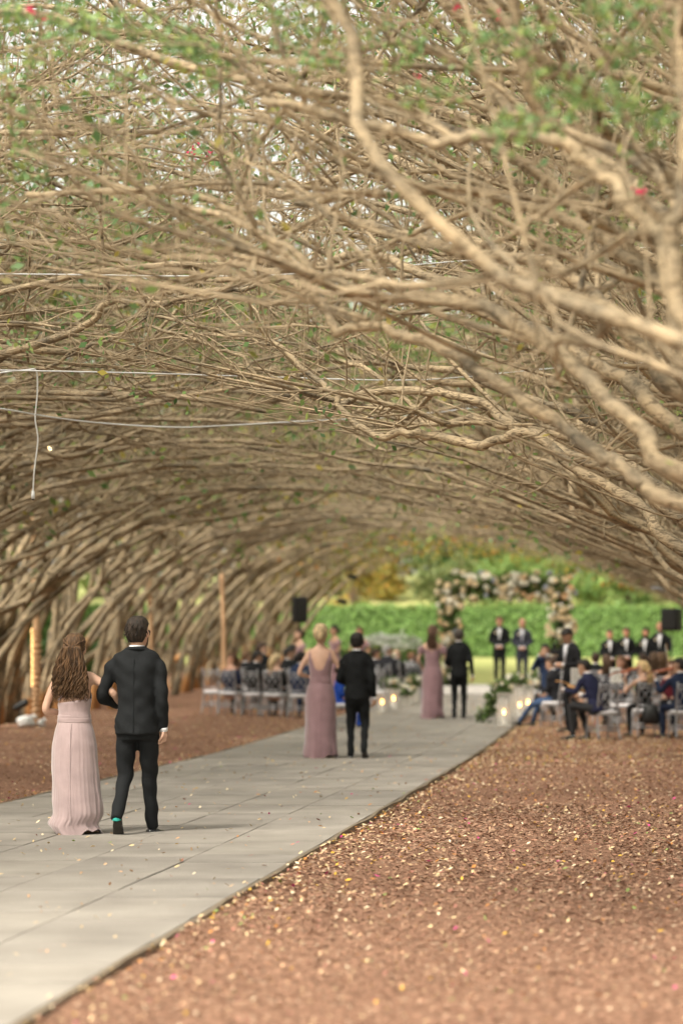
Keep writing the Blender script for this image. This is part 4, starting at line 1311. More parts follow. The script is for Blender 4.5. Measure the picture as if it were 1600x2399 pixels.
def hair_long(T, c, R, s, col, length=.5, width=.13, n=130, wave=.014, updo=False, tail=False, center_y=-.10, drape=None):
    f = lambda p: (np.asarray(p, float) * s) @ R.T + c
    b = MB()
    rows = []
    low = -.06
    for z, hw, y0, y1 in ((low, .060, -.098, -.005), (-.03, .074, -.108, .012), (.0, .081, -.112, .03), (.03, .084, -.114, .045), (.065, .083, -.112, .088),
                          (.095, .074, -.103, .09), (.118, .056, -.08, .07), (.132, .03, -.045, .038)):
        rows.append((0, (y0 + y1) / 2, z, hw, (y1 - y0) / 2))
    t = MB(); t.rings(rows, 30)
    th = np.arctan2(t.V[0][:, 1], t.V[0][:, 0])
    V = t.V[0] * (1 + .02 * np.sin(th * 14)[:, None])
    b.add(f(V), t.Q[0], t.T[0])
    # strands swept back over the skull
    m = 70
    a = rng.uniform(-1.35, 1.35, m)
    P = []
    for k in range(m):
        x0 = math.sin(a[k])
        st = np.array([x0 * .075, .05 * math.cos(a[k]) + .01, .118 - .05 * abs(x0)])
        md = np.array([x0 * .088, -.055, .085 - .05 * abs(x0)])
        en = np.array([x0 * (.03 if (updo or tail) else .055), -.118, rng.uniform(-.02, .03)])
        q = smooth_line([st, md, en], 4)
        P.append(q)
    P = np.array(P)
    b.tubes(f(P.reshape(-1, 3)).reshape(P.shape), np.linspace(.0055, .004, P.shape[1])[None] * np.ones((m, 1)), 5)
    o = b.obj('hair', hairmat(col), T)
    if updo:
        q = MB()
        for k in range(26):
            v = rng.normal(0, 1, 3); v /= np.linalg.norm(v)
            cc = np.array([0, -.125, -.01]) + v * [.042, .022, .042]
            aa = np.linspace(0, 1.6 * PI, 9) + rng.uniform(0, 6)
            r0 = rng.uniform(.014, .026)
            ax = np.cross(v, rng.normal(0, 1, 3)); ax /= np.linalg.norm(ax); bx = np.cross(v, ax)
            P = cc + r0 * (np.cos(aa)[:, None] * ax + np.sin(aa)[:, None] * bx)
            q.tube(f(P), np.full(9, .009), 6)
        q.ball(f((0, -.115, -.01)), (.048, .036, .05), 10)
        q.obj('bun', hairmat(col), o)
        return o
    q = MB()
    # hanging mass: an inner body and loose wavy locks over it
    top = np.array([0, -.095, .02])
    L = length
    wd = .045 if tail else width
    body_rows = []
    for k in range(12):
        t_ = k / 11
        zz = .03 - L * .93 * t_
        w_ = (.07 + (wd - .07) * math.sin(t_ * 2.2)) if not tail else (.03 + .03 * math.sin(t_ * 3))
        if k == 11: w_ *= .6
        yy = center_y - .02 * math.sin(t_ * 2.5) + (drape(zz) if drape else 0)
        body_rows.append((.006 * math.sin(t_ * 7), yy, zz, w_, .028 * (1 - .3 * t_)))
    body_rows = body_rows[::-1]
    tt = MB(); tt.rings(body_rows, 20)
    q.add(f(tt.V[0]), tt.Q[0], tt.T[0])
    P = []; npt = 26 if n > 150 else 13
    for k in range(n):
        u = rng.uniform(-1, 1); dpt = rng.uniform(-.6, 1.0)
        ll = L * rng.uniform(.72, 1.03)
        t_ = np.linspace(0, 1, npt)
        ph = rng.uniform(0, 6.28); fr = rng.uniform(2.2, 3.6) * L / .4
        w_ = (.07 + (wd - .07) * np.sin(np.minimum(t_ * 2.0, 1.5))) if not tail else (.028 + .035 * np.sin(t_ * 2.6))
        grow = np.clip(t_ * 1.7, 0.1, 1.3)
        x = u * w_ + wave * grow * np.sin(t_ * fr * 6.28 + ph)
        y = center_y - .026 * dpt * (1 - .25 * u * u) - .012 - .02 * np.sin(t_ * 2.5) + wave * .8 * grow * np.cos(t_ * fr * 6.28 + ph)
        z = .035 - ll * t_ - .02 * abs(u) * (1 - t_)
        if drape: y = y + np.array([drape(v) for v in z])
        # curl at the end
        P.append(np.stack([x, y, z], -1))
    P = np.array(P)
    Rr = np.interp(np.linspace(0, 1, npt), [0, .2, .8, 1], [.004, .0052, .0045, .0012])
    q.tubes(f(P.reshape(-1, 3)).reshape(P.shape), Rr[None] * np.ones((n, 1)), 4)
    q.obj('locks', hairmat(col), o)
    if n > 150:
        q = MB()            # twisted half-up sections pinned at the back of the head
        for k in range(14):
            sg = 1 if k % 2 else -1; zz = .045 - .012 * (k // 2) + rng.normal(0, .004)
            P = smooth_line([(sg * .084, -.03, zz + .03), (sg * .062, -.098, zz + .012), (sg * .012, -.128, zz - .022), (-sg * .02, -.130, zz - .04)], 5)
            P[:, 2] += .004 * np.sin(np.arange(len(P)) * 1.4 + k)
            q.tube(f(P), np.linspace(.0085, .006, len(P)), 6)
        q.obj('twists', hairmat(col), o)
    return o


def shoe(T, ankle, d, style, heel_up=0.0, s=1.0, part='shoe'):
    """ankle point, horizontal direction d, heel_up pitches the foot about the toe"""
    d = np.array([d[0], d[1], 0.0]); d /= np.linalg.norm(d); side = np.array([d[1], -d[0], 0])
    a = np.array(ankle, float)
    cp, sp = math.cos(heel_up), math.sin(heel_up)
    def f(l, w, h):          # l forward from heel, h up
        # rotate about the ball of the foot (l=.19,h=0)
        ll, hh = l - .19, h
        l2 = ll * cp + hh * sp; h2 = -ll * sp + hh * cp
        return base + d * (l2 + .19) + side * w + np.array([0, 0, h2])
    base = np.array([a[0], a[1], 0]) - d * (.05) ; base[2] = a[2] - .085 - .14 * math.sin(heel_up) * .9
    b = MB(); rows = []
    n = 14
    for k, (l, w, h0, h1) in enumerate(((-.0, .026, .004, .055), (.01, .033, .004, .075), (.05, .036, .004, .088), (.09, .037, .004, .078), (.13, .041, .004, .06), (.18, .046, .004, .05), (.23, .044, .004, .042), (.27, .033, .004, .033), (.288, .016, .006, .022))):
        th = np.arange(n) * 2 * PI / n
        for q in th:
            rows.append(f(l, w * math.cos(q), max(h0, (h0 + h1) / 2 + (h1 - h0) / 2 * math.sin(q))) )
    b.add(rows, grid_quads(9, n, True))
    b.add([rows[i] for i in range(n)] + [np.mean(rows[:n], 0)], None, [[n, i, (i + 1) % n] for i in range(n)])
    mm = M['shoe'] if style == 'oxford' else (M['gold'] if style == 'gold' else M['heel'])
    o = b.obj(part, mm, T)
    b = MB()
    R8 = []
    for l0, l1, w0, w1, hh in ((0, .07, .033, .034, -.014), (.075, .28, .036, .04, -.003)):
        for l in np.linspace(l0, l1, 4):
            w = np.interp(l, [0, .05, .09, .18, .24, .28], [.028, .035, .033, .044, .042, .02])
            for ww, h in ((-w, hh), (w, hh), (w, .008), (-w, .008)): R8.append(f(l, ww, h))
    for g in (0, 16):
        b.add(R8[g:g + 16], np.concatenate([grid_quads(4, 4, True), [[0, 1, 2, 3], [12, 15, 14, 13]]]))
    b.obj('sole', M['sole'] if style == 'oxford' else mm, o, smooth=False)
    return o


STAND = dict(pel=(0, 0, .93), chest=(0, 0, 1.30), neck=(0, 0, 1.50), hy=0)

def person(label, x, y, rz=0, h=1.78, sex='m', outfit='suit', col=(.016, .018, .02), skin_c=(.50, .31, .22), hair=('short', (.03, .02, .015)),
           pose='stand', arms=None, legs=None, head=(0, 0, 0), shirt=True, bow=False, front=False, beard=None, z=None, quality=1,
           lean=0.0, dress='back', group=None, trousers=None, boutonniere=False, shoes='oxford', curl=.7, tie=None, head_tilt=0):
    """figure facing +Y before rotation, joints in metres for a 1.8 m body"""
    s = h / 1.8
    T = empty('person', (x, y, float(gz(x, y)) + (0 if z is None else z)), rz)
    tag(T, label, 'person', group)
    T.scale = (s, s, s)
    fem = sex == 'f'
    vox = .014 if quality >= 2 else (.024 if quality == 1 else .034)
    sk = skin(skin_c); HQ[0] = quality >= 1
    sit = pose == 'sit'
    dz = -.43 if sit else 0.0
    sh_w = .165 if fem else .172
    sh_z = 1.447 + dz
    # the spine leans forward by lean (m at the neck)
    def sp(z_):                    # y offset of the spine at height z_
        t = np.clip((z_ - (.95 + dz)) / .55, 0, 1.3)
        return lean * t
    lowr = .93 + dz
    A = {-1: {}, 1: {}}
    for sd in (-1, 1):
        A[sd]['sh'] = np.array([sd * sh_w, sp(sh_z), sh_z])
        A[sd]['el'] = np.array([sd * (sh_w + .04), sp(sh_z) - .02, sh_z - .29])
        A[sd]['wr'] = np.array([sd * (sh_w + .03), sp(sh_z) + .05, sh_z - .55])
        if sit:
            A[sd]['el'] = np.array([sd * (sh_w + .04), sp(sh_z) * .6 + .03, sh_z - .28]); A[sd]['wr'] = np.array([sd * .12, .25, .66])
        if arms and sd in arms:
            a = arms[sd]
            A[sd]['el'] = np.array(a[0], float); A[sd]['wr'] = np.array(a[1], float)
            if len(a) > 2: A[sd]['hd'] = np.array(a[2], float)
        if 'hd' not in A[sd]:
            A[sd]['hd'] = A[sd]['wr'] - A[sd]['el'] + np.array([0, 0, -.05])
    Lg = {}
    for sd in (-1, 1):
        if sit:
            Lg[sd] = dict(hip=np.array([sd * .09, 0, .54]), kn=np.array([sd * .12, .43, .51]), an=np.array([sd * .12, .42, .09]), d=(sd * .15, 1), up=0)
        else:
            Lg[sd] = dict(hip=np.array([sd * .088, 0, .93]), kn=np.array([sd * .09, .02, .50]), an=np.array([sd * .09, -.02, .085]), d=(sd * .15, 1), up=0)
        if legs and sd in legs:
            for k_, v in legs[sd].items(): Lg[sd][k_] = np.array(v, float) if k_ in ('hip', 'kn', 'an') else v
    # head
    nz = 1.50 + dz
    HS = 1.10
    hc = np.array([head[0] * .0, sp(nz) + (.025 if not lean else .03 + lean * .25), 1.662 + dz - abs(lean) * .12])
    Rh = rotm(head[0], head[1], head[2])
    # ---- body (skin), one continuous surface
    b = MB()
    if fem: tr = [(.80, .16, .115), (.93, .168, .118), (1.03, .138, .10), (1.12, .122, .092), (1.25, .138, .105), (1.36, .150, .10), (1.44, .153, .078), (1.485, .10, .062), (1.525, .055, .052)]
    else: tr = [(.84, .11, .08), (.93, .135, .095), (1.05, .13, .09), (1.15, .14, .10), (1.30, .165, .115), (1.41, .172, .10), (1.47, .14, .075), (1.52, .085, .06)]
    b.rings([(0, sp(z_ + dz) - .01, z_ + dz, w, d_) for z_, w, d_ in tr], 22)
    b.limb([(0, sp(nz) - .012, nz - .06), (0, sp(nz) - .002, nz + .03), (hc[0], hc[1] - .022, hc[2] - .07)], [.062 if not fem else .05, .054 if not fem else .045, .052 if not fem else .046], 12)
    head_into(b, hc, Rh, HS, fem)
    ar = (.040, .036, .033, .026) if not fem else (.046, .037, .033, .022)
    for sd in (-1, 1):
        a = A[sd]
        b.limb([a['sh'] + np.array([-sd * .03, 0, -.02]), (a['sh'] * .45 + a['el'] * .55), a['el'], a['el'] * .6 + a['wr'] * .4, a['wr']], [ar[0], ar[1], ar[2], ar[2] * .95, ar[3]], 12)
        l = Lg[sd]
        b.limb([l['hip'] + np.array([0, 0, .0]), l['hip'] * .5 + l['kn'] * .5, l['kn'], l['kn'] * .65 + l['an'] * .35, l['an'] + np.array([0, 0, .02])], [.068 if not fem else .078, .060, .046, .043, .028], 12)
    q = remesh(b, min(vox, .028), 'body', 1)
    for sd in (-1, 1):
        hand_into(q, A[sd]['wr'], A[sd]['hd'], sd, curl, .92 if fem else 1.05)
    q.obj('body', sk, T)
    if outfit == 'suit' and not sit:
        for sd in (-1, 1):
            l = Lg[sd]; b = MB(); b.limb([l['an'] + [0, 0, -.03], l['an'], l['an'] * .8 + l['kn'] * .2], [.036, .036, .042], 10, round_=False); b.obj('sock', M['teal'] if quality >= 2 and sd < 0 else M['black'], T)
    if front or quality >= 1: face_parts(T, hc, Rh, HS, beard)
    # ---- hair
    kind, hcol = hair[0], hair[1]
    if kind == 'short': hair_short(T, hc, Rh, HS, hcol, bald=len(hair) > 2)
    elif kind == 'fringe':
        t = MB(); t.rings([(0, -.055, -.06, .055, .04), (0, -.05, -.02, .076, .058), (0, -.045, .02, .080, .066), (0, -.045, .045, .077, .06)], 20)
        V = t.V[0] * HS @ Rh.T + hc; q = MB(); q.add(V, t.Q[0], t.T[0]); q.obj('hair', hairmat(hcol), T)
    elif kind == 'updo': hair_long(T, hc, Rh, HS, hcol, updo=True)
    elif kind == 'tail': hair_long(T, hc, Rh, HS, hcol, length=hair[2] if len(hair) > 2 else .38, n=50, tail=True)
    elif kind == 'long': hair_long(T, hc, Rh, HS, hcol, length=hair[2], width=hair[3], n=300 if quality >= 2 else 45, wave=.013)
    # ---- clothes
    if outfit == 'suit':
        cm = cloth(col, 'suit wool')
        b = MB()
        jl = .845 + (dz + .06 if sit else 0)
        rows = [(jl, .190, .135), (jl + .01, .192, .138), (.95 + dz, .186, .135), (1.05 + dz, .168, .122), (1.13 + dz, .163, .118), (1.24 + dz, .178, .125), (1.36 + dz, .194, .124), (1.44 + dz, .206, .106), (1.482 + dz, .197, .088), (1.512 + dz, .158, .078), (1.535 + dz, .108, .070), (1.556 + dz, .069, .063)]
        b.rings([(0, sp(z_) - .008, z_, w * .925, d_) for z_, w, d_ in rows], 28)
        for sd in (-1, 1):
            a = A[sd]; wr = a['wr'] + (a['el'] - a['wr']) * .05
            b.limb([a['sh'] + np.array([-sd * .04, 0, -.02]), a['sh'] + (a['el'] - a['sh']) * .18 + np.array([sd * .006, 0, 0]), a['sh'] * .5 + a['el'] * .5 + np.array([0, 0, 0]), a['el'], a['el'] * .5 + wr * .5, wr], [.050, .057, .053, .050, .044, .039], 14, round_=False)
        b = remesh(b, vox, 'jacket', 1, .005, 8, seed=x)
        J = b.obj('jacket', cm, T)
        # collar, cuffs
        b = MB(); a_ = np.linspace(0, 2 * PI, 20)
        zc = 1.548 + dz
        b.rings([(0, sp(zc) - .006, zc - .015, .070, .066), (0, sp(zc) - .006, zc + .017, .060, .058), (0, sp(zc) - .006, zc + .018, .054, .052)], 20, cap=False)
        b.obj('shirt_collar', M['shirt'], T)
        b = MB()
        P = [(math.sin(t_) * .078, sp(zc) - .012 - math.cos(t_) * .070, zc - .010 - .035 * (t_ / 2) ** 2) for t_ in np.linspace(-1.9, 1.9, 15)]
        b.tube(P, np.full(15, .014), 8); b.obj('lapel_collar', cm, J)
        for sd in (-1, 1):
            a = A[sd]; dr = a['wr'] - a['el']; dr /= np.linalg.norm(dr)
            b = MB(); b.tube([a['wr'] - dr * .02, a['wr'] + dr * .012], [.034, .034], 12); b.obj('cuff', M['shirt'], T)
        if quality >= 2:
            b = MB()          # centre back seam and vents as fine raised welts
            zs = np.linspace(.86, 1.45, 16)
            yb = lambda z_: sp(z_) - .008 - np.interp(z_, [.85, .95, 1.05, 1.13, 1.24, 1.36, 1.44, 1.482], [.138, .135, .122, .118, .125, .124, .106, .088]) - .003
            b.tube([(0, yb(z_), z_) for z_ in zs], np.full(16, .0025), 4)
            b.obj('back_seam', cm, J)
        if front:
            # shirt front between the lapels
            b = MB(); P = []
            zt, zb_ = 1.51 + dz, 1.16 + dz
            for k in range(9):
                t_ = k / 8; z_ = zt + (zb_ - zt) * t_
                w = .058 * (1 - t_) + .006
                yf = sp(z_) - .008 + np.interp(z_ - dz, [1.13, 1.24, 1.36, 1.44, 1.482, 1.52], [.118, .125, .124, .106, .088, .074]) + .006
                P += [(-w, yf - w * w * 3, z_), (0, yf + .003, z_), (w, yf - w * w * 3, z_)]
            b.add(P, grid_quads(9, 3, False)); b.obj('shirt_front', M['shirt'], T)
            for sd in (-1, 1):
                b = MB(); P = []
                for k in range(7):
                    t_ = k / 6; z_ = zt + .01 + (zb_ - zt) * t_
                    w = .065 * (1 - t_) + .008
                    yf = sp(z_) - .008 + np.interp(z_ - dz, [1.13, 1.24, 1.36, 1.44, 1.482, 1.52], [.118, .125, .124, .106, .088, .074]) + .008
                    P.append((sd * w, yf - w * w * 2.5, z_))
                b.tube(P, np.linspace(.014, .006, 7), 6); b.obj('lapel', M['black'], J)
            yf = sp(1.47 + dz) + .082
            if bow:
                b = MB(); b.limb([(-.05, yf, 1.513 + dz), (-.02, yf + .006, 1.515 + dz)], [.018, .010], 8); b.limb([(.02, yf + .006, 1.515 + dz), (.05, yf, 1.513 + dz)], [.010, .018], 8); b.ball((0, yf + .006, 1.515 + dz), .011, 8)
                b.obj('bow_tie', M['black'], T)
            if tie is not None:
                b = MB(); b.tube([(0, yf + .01, 1.48 + dz), (0, sp(1.3 + dz) + .135, 1.35 + dz), (0, sp(1.2 + dz) + .128, 1.18 + dz)], [.012, .020, .024], 8); b.obj('necktie', cloth(tie, 'tie silk'), T)
            if boutonniere:
                b = MB(); b.ball((.095, sp(1.36 + dz) + .118, 1.37 + dz), (.026, .015, .028), 8); b.obj('boutonniere', M['rose'], T)
        tm = cloth(trousers or col, 'trouser wool')
    else:
        tm = None
    if outfit in ('suit', 'blouse'):
        b = MB()
        if outfit == 'suit' or sit:
            b.rings([(0, 0, .80 + dz + (.04 if sit else 0), .15, .11), (0, 0, .90 + dz, .165, .122), (0, 0, 1.04 + dz, .15, .11)], 20)
        for sd in (-1, 1):
            l = Lg[sd]; an = l['an'] + (l['kn'] - l['an']) * (-.07 if l['up'] > .3 else -.02)
            b.limb([l['hip'], l['hip'] * .55 + l['kn'] * .45, l['kn'], l['kn'] * .5 + an * .5, an], [.092, .080, .063, .054, .050], 14, round_=False)
        b = remesh(b, vox, 'trousers', 1, .006, 6.5, seed=y)
        b.obj('trousers', tm or cloth(trousers or (.012, .012, .014), 'black cloth'), T)
    if outfit == 'blouse':
        cm = cloth(col, 'knit top')
        b = MB()
        b.rings([(0, sp(z_) - .008, z_, w, d_) for z_, w, d_ in ((.90 + dz, .168, .125), (1.0 + dz, .155, .115), (1.12 + dz, .142, .108), (1.25 + dz, .155, .118), (1.36 + dz, .162, .112), (1.42 + dz, .150, .09), (1.455 + dz, .105, .072))], 24)
        if arms is None or not arms.get('bare'):
            for sd in (-1, 1):
                a = A[sd]
                b.limb([a['sh'] + np.array([-sd * .04, 0, -.01]), a['sh'] * .5 + a['el'] * .5, a['el'], a['wr']], [.057, .052, .046, .036], 12, round_=False)
        b = remesh(b, vox, 'top', 1, .003, 7, seed=x); b.obj('top', cm, T)
    if outfit == 'dress':
        dm = cloth(col, 'chiffon', .7, .5, .08, 160)
        seg = 120 if quality >= 2 else 72
        th = np.arange(seg) * 2 * PI / seg
        # bodice with its own neckline
        if dress == 'halter': top = lambda a_: 1.215 + .02 * np.cos(a_) + .13 * np.clip(np.sin(a_), 0, 1)
        elif dress == 'scoop': top = lambda a_: 1.37 - .175 * np.exp(-((a_ + PI / 2) / .62) ** 4) - .06 * np.clip(np.sin(a_), 0, 1)
        else: top = lambda a_: 1.345 - .055 * np.exp(-((a_ + PI / 2) / .8) ** 2)
        aa = (th + PI) % (2 * PI) - PI
        zt = top(aa) + dz
        zwaist = 1.06 + dz
        zz = [.80 + dz, .93 + dz, 1.03 + dz, 1.12 + dz, 1.25 + dz, 1.35 + dz, 1.42 + dz]
        ww = [.165, .175, .145, .131, .148, .157, .158]; dd = [.12, .125, .107, .10, .114, .108, .088]
        rows = 14; V = []
        for k in range(rows):
            z_ = zwaist + (zt - zwaist) * k / (rows - 1)
            w = np.interp(z_, zz, ww) + .004; d_ = np.interp(z_, zz, dd) + .004
            pl = (.0025 if dress != 'halter' else .0006) * np.sin(th * 34)
            if k == rows - 1: w, d_ = w - .006, d_ - .006
            V.append(np.stack([(w + pl) * np.cos(th), (d_ + pl) * np.sin(th) + sp(z_) - .01, z_ + 0 * th], -1))
        b = MB(); b.add(np.concatenate(V), grid_quads(rows, seg, True)); b.obj('bodice', dm, T)
        # waistband of gathered folds
        b = MB(); V = []
        for k in range(9):
            z_ = zwaist - .035 + k * .0095
            w = np.interp(z_, zz, ww) + .006 + .003 * math.sin(k * 2.4); d_ = np.interp(z_, zz, dd) + .006 + .003 * math.sin(k * 2.4)
            if k in (0, 8): w -= .008; d_ -= .008
            V.append(np.stack([w * np.cos(th), d_ * np.sin(th) + sp(z_) - .01, z_ + .006 * np.sin(th * 2 + k)], -1))
        b.add(np.concatenate(V), grid_quads(9, seg, True)); b.obj('waistband', dm, T)
        # skirt
        n = 46; V = []
        sw = legs.get('sway', 0) if legs else 0
        for k in range(n):
            t_ = k / (n - 1)
            z_ = (zwaist - .02) * (1 - t_) + .06 * t_
            w = np.interp(t_, [0, .1, .22, .35, .55, .75, .9, 1], [.142, .172, .194, .200, .203, .208, .203, .190] if dress == 'halter' else [.142, .175, .196, .198, .200, .208, .222, .232])
            d_ = np.interp(t_, [0, .1, .22, .35, .6, .85, 1], [.108, .14, .16, .168, .19, .215, .21])
            am = .0015 + (.011 if dress == 'halter' else .026) * t_ ** 1.1
            env = .55 + .45 * np.sin(th * 2 + 1.1 + x + t_) * np.sin(th * 3 + .4 + 1.5 * t_)
            f1 = env * (.75 * np.sin(th * 6 + 2.4 * np.sin(th * 2 + x) + t_ * 1.8) + .55 * np.sin(th * 13 + 3 * np.sin(th * 3 + 1) - t_ * 2.1) + .4 * np.sin(th * 23 + 2.5 * np.sin(th * 2 + x) + t_)) + .25 * np.sin(th * 37 + x)
            fl = am * f1
            # cloth kicked sideways near the hem by the stride
            kick = sw * .07 * np.clip((t_ - .35) / .65, 0, 1) ** 1.5
            cut = sw * .05 * math.exp(-((t_ - .93) / .06) ** 2)
            ripple = .010 * t_ * np.sin(z_ * 17 + th * 3 + x) * np.sin(th * 2 + z_ * 9) if k > 14 else 0
            hem = (.03 * np.sin(th * 3 + 2 + x) + .014 * np.sin(th * 11)) * (t_ ** 8)
            # legs press the cloth from inside
            V.append(np.stack([(w + fl + ripple) * np.cos(th) + kick * (.4 + .6 * np.clip(np.cos(th), 0, 1)) - cut, (d_ + fl) * np.sin(th) + .03 * t_ - .01, z_ + hem], -1))
        b = MB(); b.add(np.concatenate(V), grid_quads(n, seg, True))
        S = b.obj('skirt', dm, T)
        if quality >= 2:
            P = [(.0 + sw * .07 * max(0, (t_ - .35) / .65) ** 1.5 * .3, -np.interp(t_, [0, .1, .22, .35, .6, .85, 1], [.108, .14, .16, .168, .19, .215, .21]) - .008 - .004 * math.sin(t_ * 8) + .03 * t_ - .01, (zwaist - .02) * (1 - t_) + .035 * t_) for t_ in np.linspace(0.02, .9, 20)]
            b = MB(); b.tube(P, np.full(20, .0028), 4); b.obj('back_seam', dm, S)
        # straps
        if dress == 'halter':
            for P in ([(-.12, -.085, 1.225), (-.05, -.112, 1.30), (.02, -.105, 1.40), (.05, -.07, 1.47)], [(.125, -.085, 1.225), (.06, -.115, 1.28), (-.01, -.115, 1.36), (-.05, -.08, 1.46)]):
                b = MB(); b.limb(P, [.009, .008, .008, .007], 8); b.obj('strap', dm, T)
        elif dress == 'scoop':
            for sd in (-1, 1):
                b = MB()
                P = smooth_line([(sd * .125, -.072, 1.33), (sd * .118, -.05, 1.42), (sd * .112, -.005, 1.462), (sd * .112, .055, 1.42), (sd * .11, .09, 1.34)], 4)
                V = []
                for p in P: V += [p + [-.020, 0, 0], p + [.022, 0, -.003]]
                Pn = np.array(V); b.add(Pn, grid_quads(len(P), 2, False)); V2 = Pn * 1.0; V2[:, 1] -= .006; V2[:, 2] += .006
                b.add(V2, grid_quads(len(P), 2, False)[:, ::-1]); b.obj('strap', dm, T)
        else:
            for sd in (-1, 1):
                a = A[sd]; u = a['sh'] * .62 + a['el'] * .38
                b = MB(); b.limb([a['sh'] * .8 + a['el'] * .2, u, a['sh'] * .4 + a['el'] * .6], [.068, .072, .058], 14, round_=False); b.obj('sleeve', dm, T)
            P = [(math.cos(t_) * .165, math.sin(t_) * .105 - .01, 1.335 + .02 * math.cos(t_) ** 2 - .02) for t_ in np.linspace(0, 2 * PI, 33)]
            b = MB(); b.tube(P, np.full(33, .018), 8); b.obj('ruffle', dm, T)
    # ---- shoes
    for sd in (-1, 1):
        l = Lg[sd]
        shoe(T, l['an'], l['d'], shoes, l['up'])
    return T


BLK = (.009, .010, .011)
NAVY = (.018, .024, .055)
BROWN = (.10, .055, .028)
DKBR = (.035, .02, .013)
BLACKH = (.014, .011, .010)
BLOND = (.36, .27, .16)
FAIR = (.58, .36, .26)
TAN = (.46, .27, .18)

def px2(px, Y): return (px - VX) / FPX * Y

# nearest couple
Y1 = 19.5
person('woman in pale mauve gown with long wavy brown hair, nearest to the camera', px2(176, Y1), Y1, 0, 1.655, 'f', 'dress', (.42, .315, .312), FAIR,
       ('long', (.066, .036, .017), .44, .135), arms={-1: ((-.245, -.04, 1.13), (-.10, .19, 1.10)), 1: ((.345, .01, 1.27), (.36, .24, 1.16))},
       legs={-1: dict(kn=(-.08, .02, .52), an=(-.085, -.11, .12), up=.45), 1: dict(kn=(.1, .1, .5), an=(.11, .15, .10), up=.15), 'sway': 1}, quality=2, dress='halter', shoes='nude', head=(-.08, 0, 0))
person('man in dark charcoal suit walking away beside the long-haired woman, nearest to the camera', px2(322, Y1), Y1, 0, 1.80, 'm', 'suit', (.0125, .014, .0155), FAIR,
       ('short', (.020, .014, .010), 'thin'), arms={-1: ((-.285, .0, 1.15), (-.19, .24, 1.07)), 1: ((.210, -.03, 1.15), (.205, .04, .885), (-.0, .10, -1))},
       legs={-1: dict(kn=(-.105, .04, .52), an=(-.12, -.20, .20), d=(-.12, 1), up=.95), 1: dict(kn=(.075, .12, .50), an=(.075, .22, .085), d=(.6, 1), up=0)},
       quality=2, beard=(.05, .03, .02), head=(-.12, .05, 0), curl=1.1)
# middle couple
Y2 = 33.3
person('blonde woman in low-backed dusty mauve gown with pinned updo, middle couple', px2(751, Y2), Y2, 0, 1.89, 'f', 'dress', (.29, .175, .19), FAIR,
       ('updo', BLOND), arms={-1: ((-.27, -.06, 1.15), (-.10, .16, 1.08)), 1: ((.28, .02, 1.12), (.30, .22, 1.10))},
       legs={-1: dict(an=(-.10, -.12, .11), up=.4), 1: dict(an=(.10, -.05, .13), up=.5)}, quality=1, dress='scoop', shoes='gold')
person('man in black suit walking away beside the blonde woman, middle couple', px2(836, Y2), Y2, 0, 1.775, 'm', 'suit', BLK, TAN,
       ('short', BLACKH), arms={-1: ((-.25, .0, 1.14), (-.16, .22, 1.08)), 1: ((.225, -.04, 1.14), (.235, .06, .88), (0, .1, -1))},
       legs={-1: dict(kn=(-.09, .05, .5), an=(-.085, -.02, .085)), 1: dict(kn=(.11, .04, .52), an=(.13, -.3, .17), up=.75)}, quality=1, curl=.9)
# far couple
Y3 = 47.2
person('woman in off-shoulder dusty mauve gown with long dark hair, far couple near the altar', px2(1013, Y3), Y3, 0, 1.87, 'f', 'dress', (.29, .17, .19), FAIR,
       ('long', (.075, .04, .025), .34, .075), arms={-1: ((-.27, -.05, 1.14), (-.22, .18, 1.02)), 1: ((.26, 0, 1.14), (.28, .22, 1.08))}, quality=1, dress='off', shoes='nude', legs={'sway': -.4})
person('man in black suit walking away beside the woman in off-shoulder gown', px2(1075, Y3), Y3, 0, 1.80, 'm', 'suit', BLK, TAN,
       ('short', (.05, .04, .035)), arms={-1: ((-.25, .0, 1.14), (-.17, .22, 1.08)), 1: ((.24, -.04, 1.14), (.26, .06, .88), (0, .1, -1))},
       legs={-1: dict(kn=(-.09, .05, .5), an=(-.085, -.1, .10)), 1: dict(kn=(.09, .06, .5), an=(.09, .05, .085))}, quality=1)

# groom and officiant, facing the camera
CL = {-1: ((-.25, .0, 1.17), (-.05, .17, 1.02), (1, .3, -.5)), 1: ((.25, .0, 1.17), (.05, .17, 1.02), (-1, .3, -.5))}
YG = 63.6
person('man in black tuxedo with hands clasped standing left under the flower arch', px2(1170, YG), YG, PI, 1.84, 'm', 'suit', BLK, (.50, .26, .17), ('short', (.06, .025, .015)), arms=CL, front=True, bow=True, boutonniere=True, z=.12)
person('man in dark grey suit with hands clasped standing right under the flower arch', px2(1223, YG), YG, PI, 1.78, 'm', 'suit', (.03, .032, .045), (.50, .26, .18), ('fringe', (.07, .04, .03)), arms=CL, front=True, boutonniere=True, z=.12, tie=(.4, .4, .5))

# four groomsmen on the right
YM = 59.5
gd = [(1428, 1.66, 'groomsman farthest left of the four, in black tuxedo behind the musicians', ('short', DKBR), None, .15),
      (1466, 1.72, 'second groomsman from the left of the four, in black tuxedo with pale shirt', ('short', DKBR), None, .1),
      (1512, 1.70, 'bearded dark-haired groomsman, third from the left, in black tuxedo', ('short', BLACKH), BLACKH, .25),
      (1546, 1.85, 'tallest groomsman at far right beside the black loudspeaker', ('fringe', DKBR), (.06, .04, .03), .5)]
for px, h, lab, hr, bd, yw in gd:
    person(lab, px2(px, YM), YM, PI - .35 + yw * .3 + .35 * (px < 1500), h, 'm', 'suit', BLK, (.52, .26, .16), hr, arms=CL, front=True, bow=True, boutonniere=True, beard=bd, quality=1, head=(yw, 0, 0))

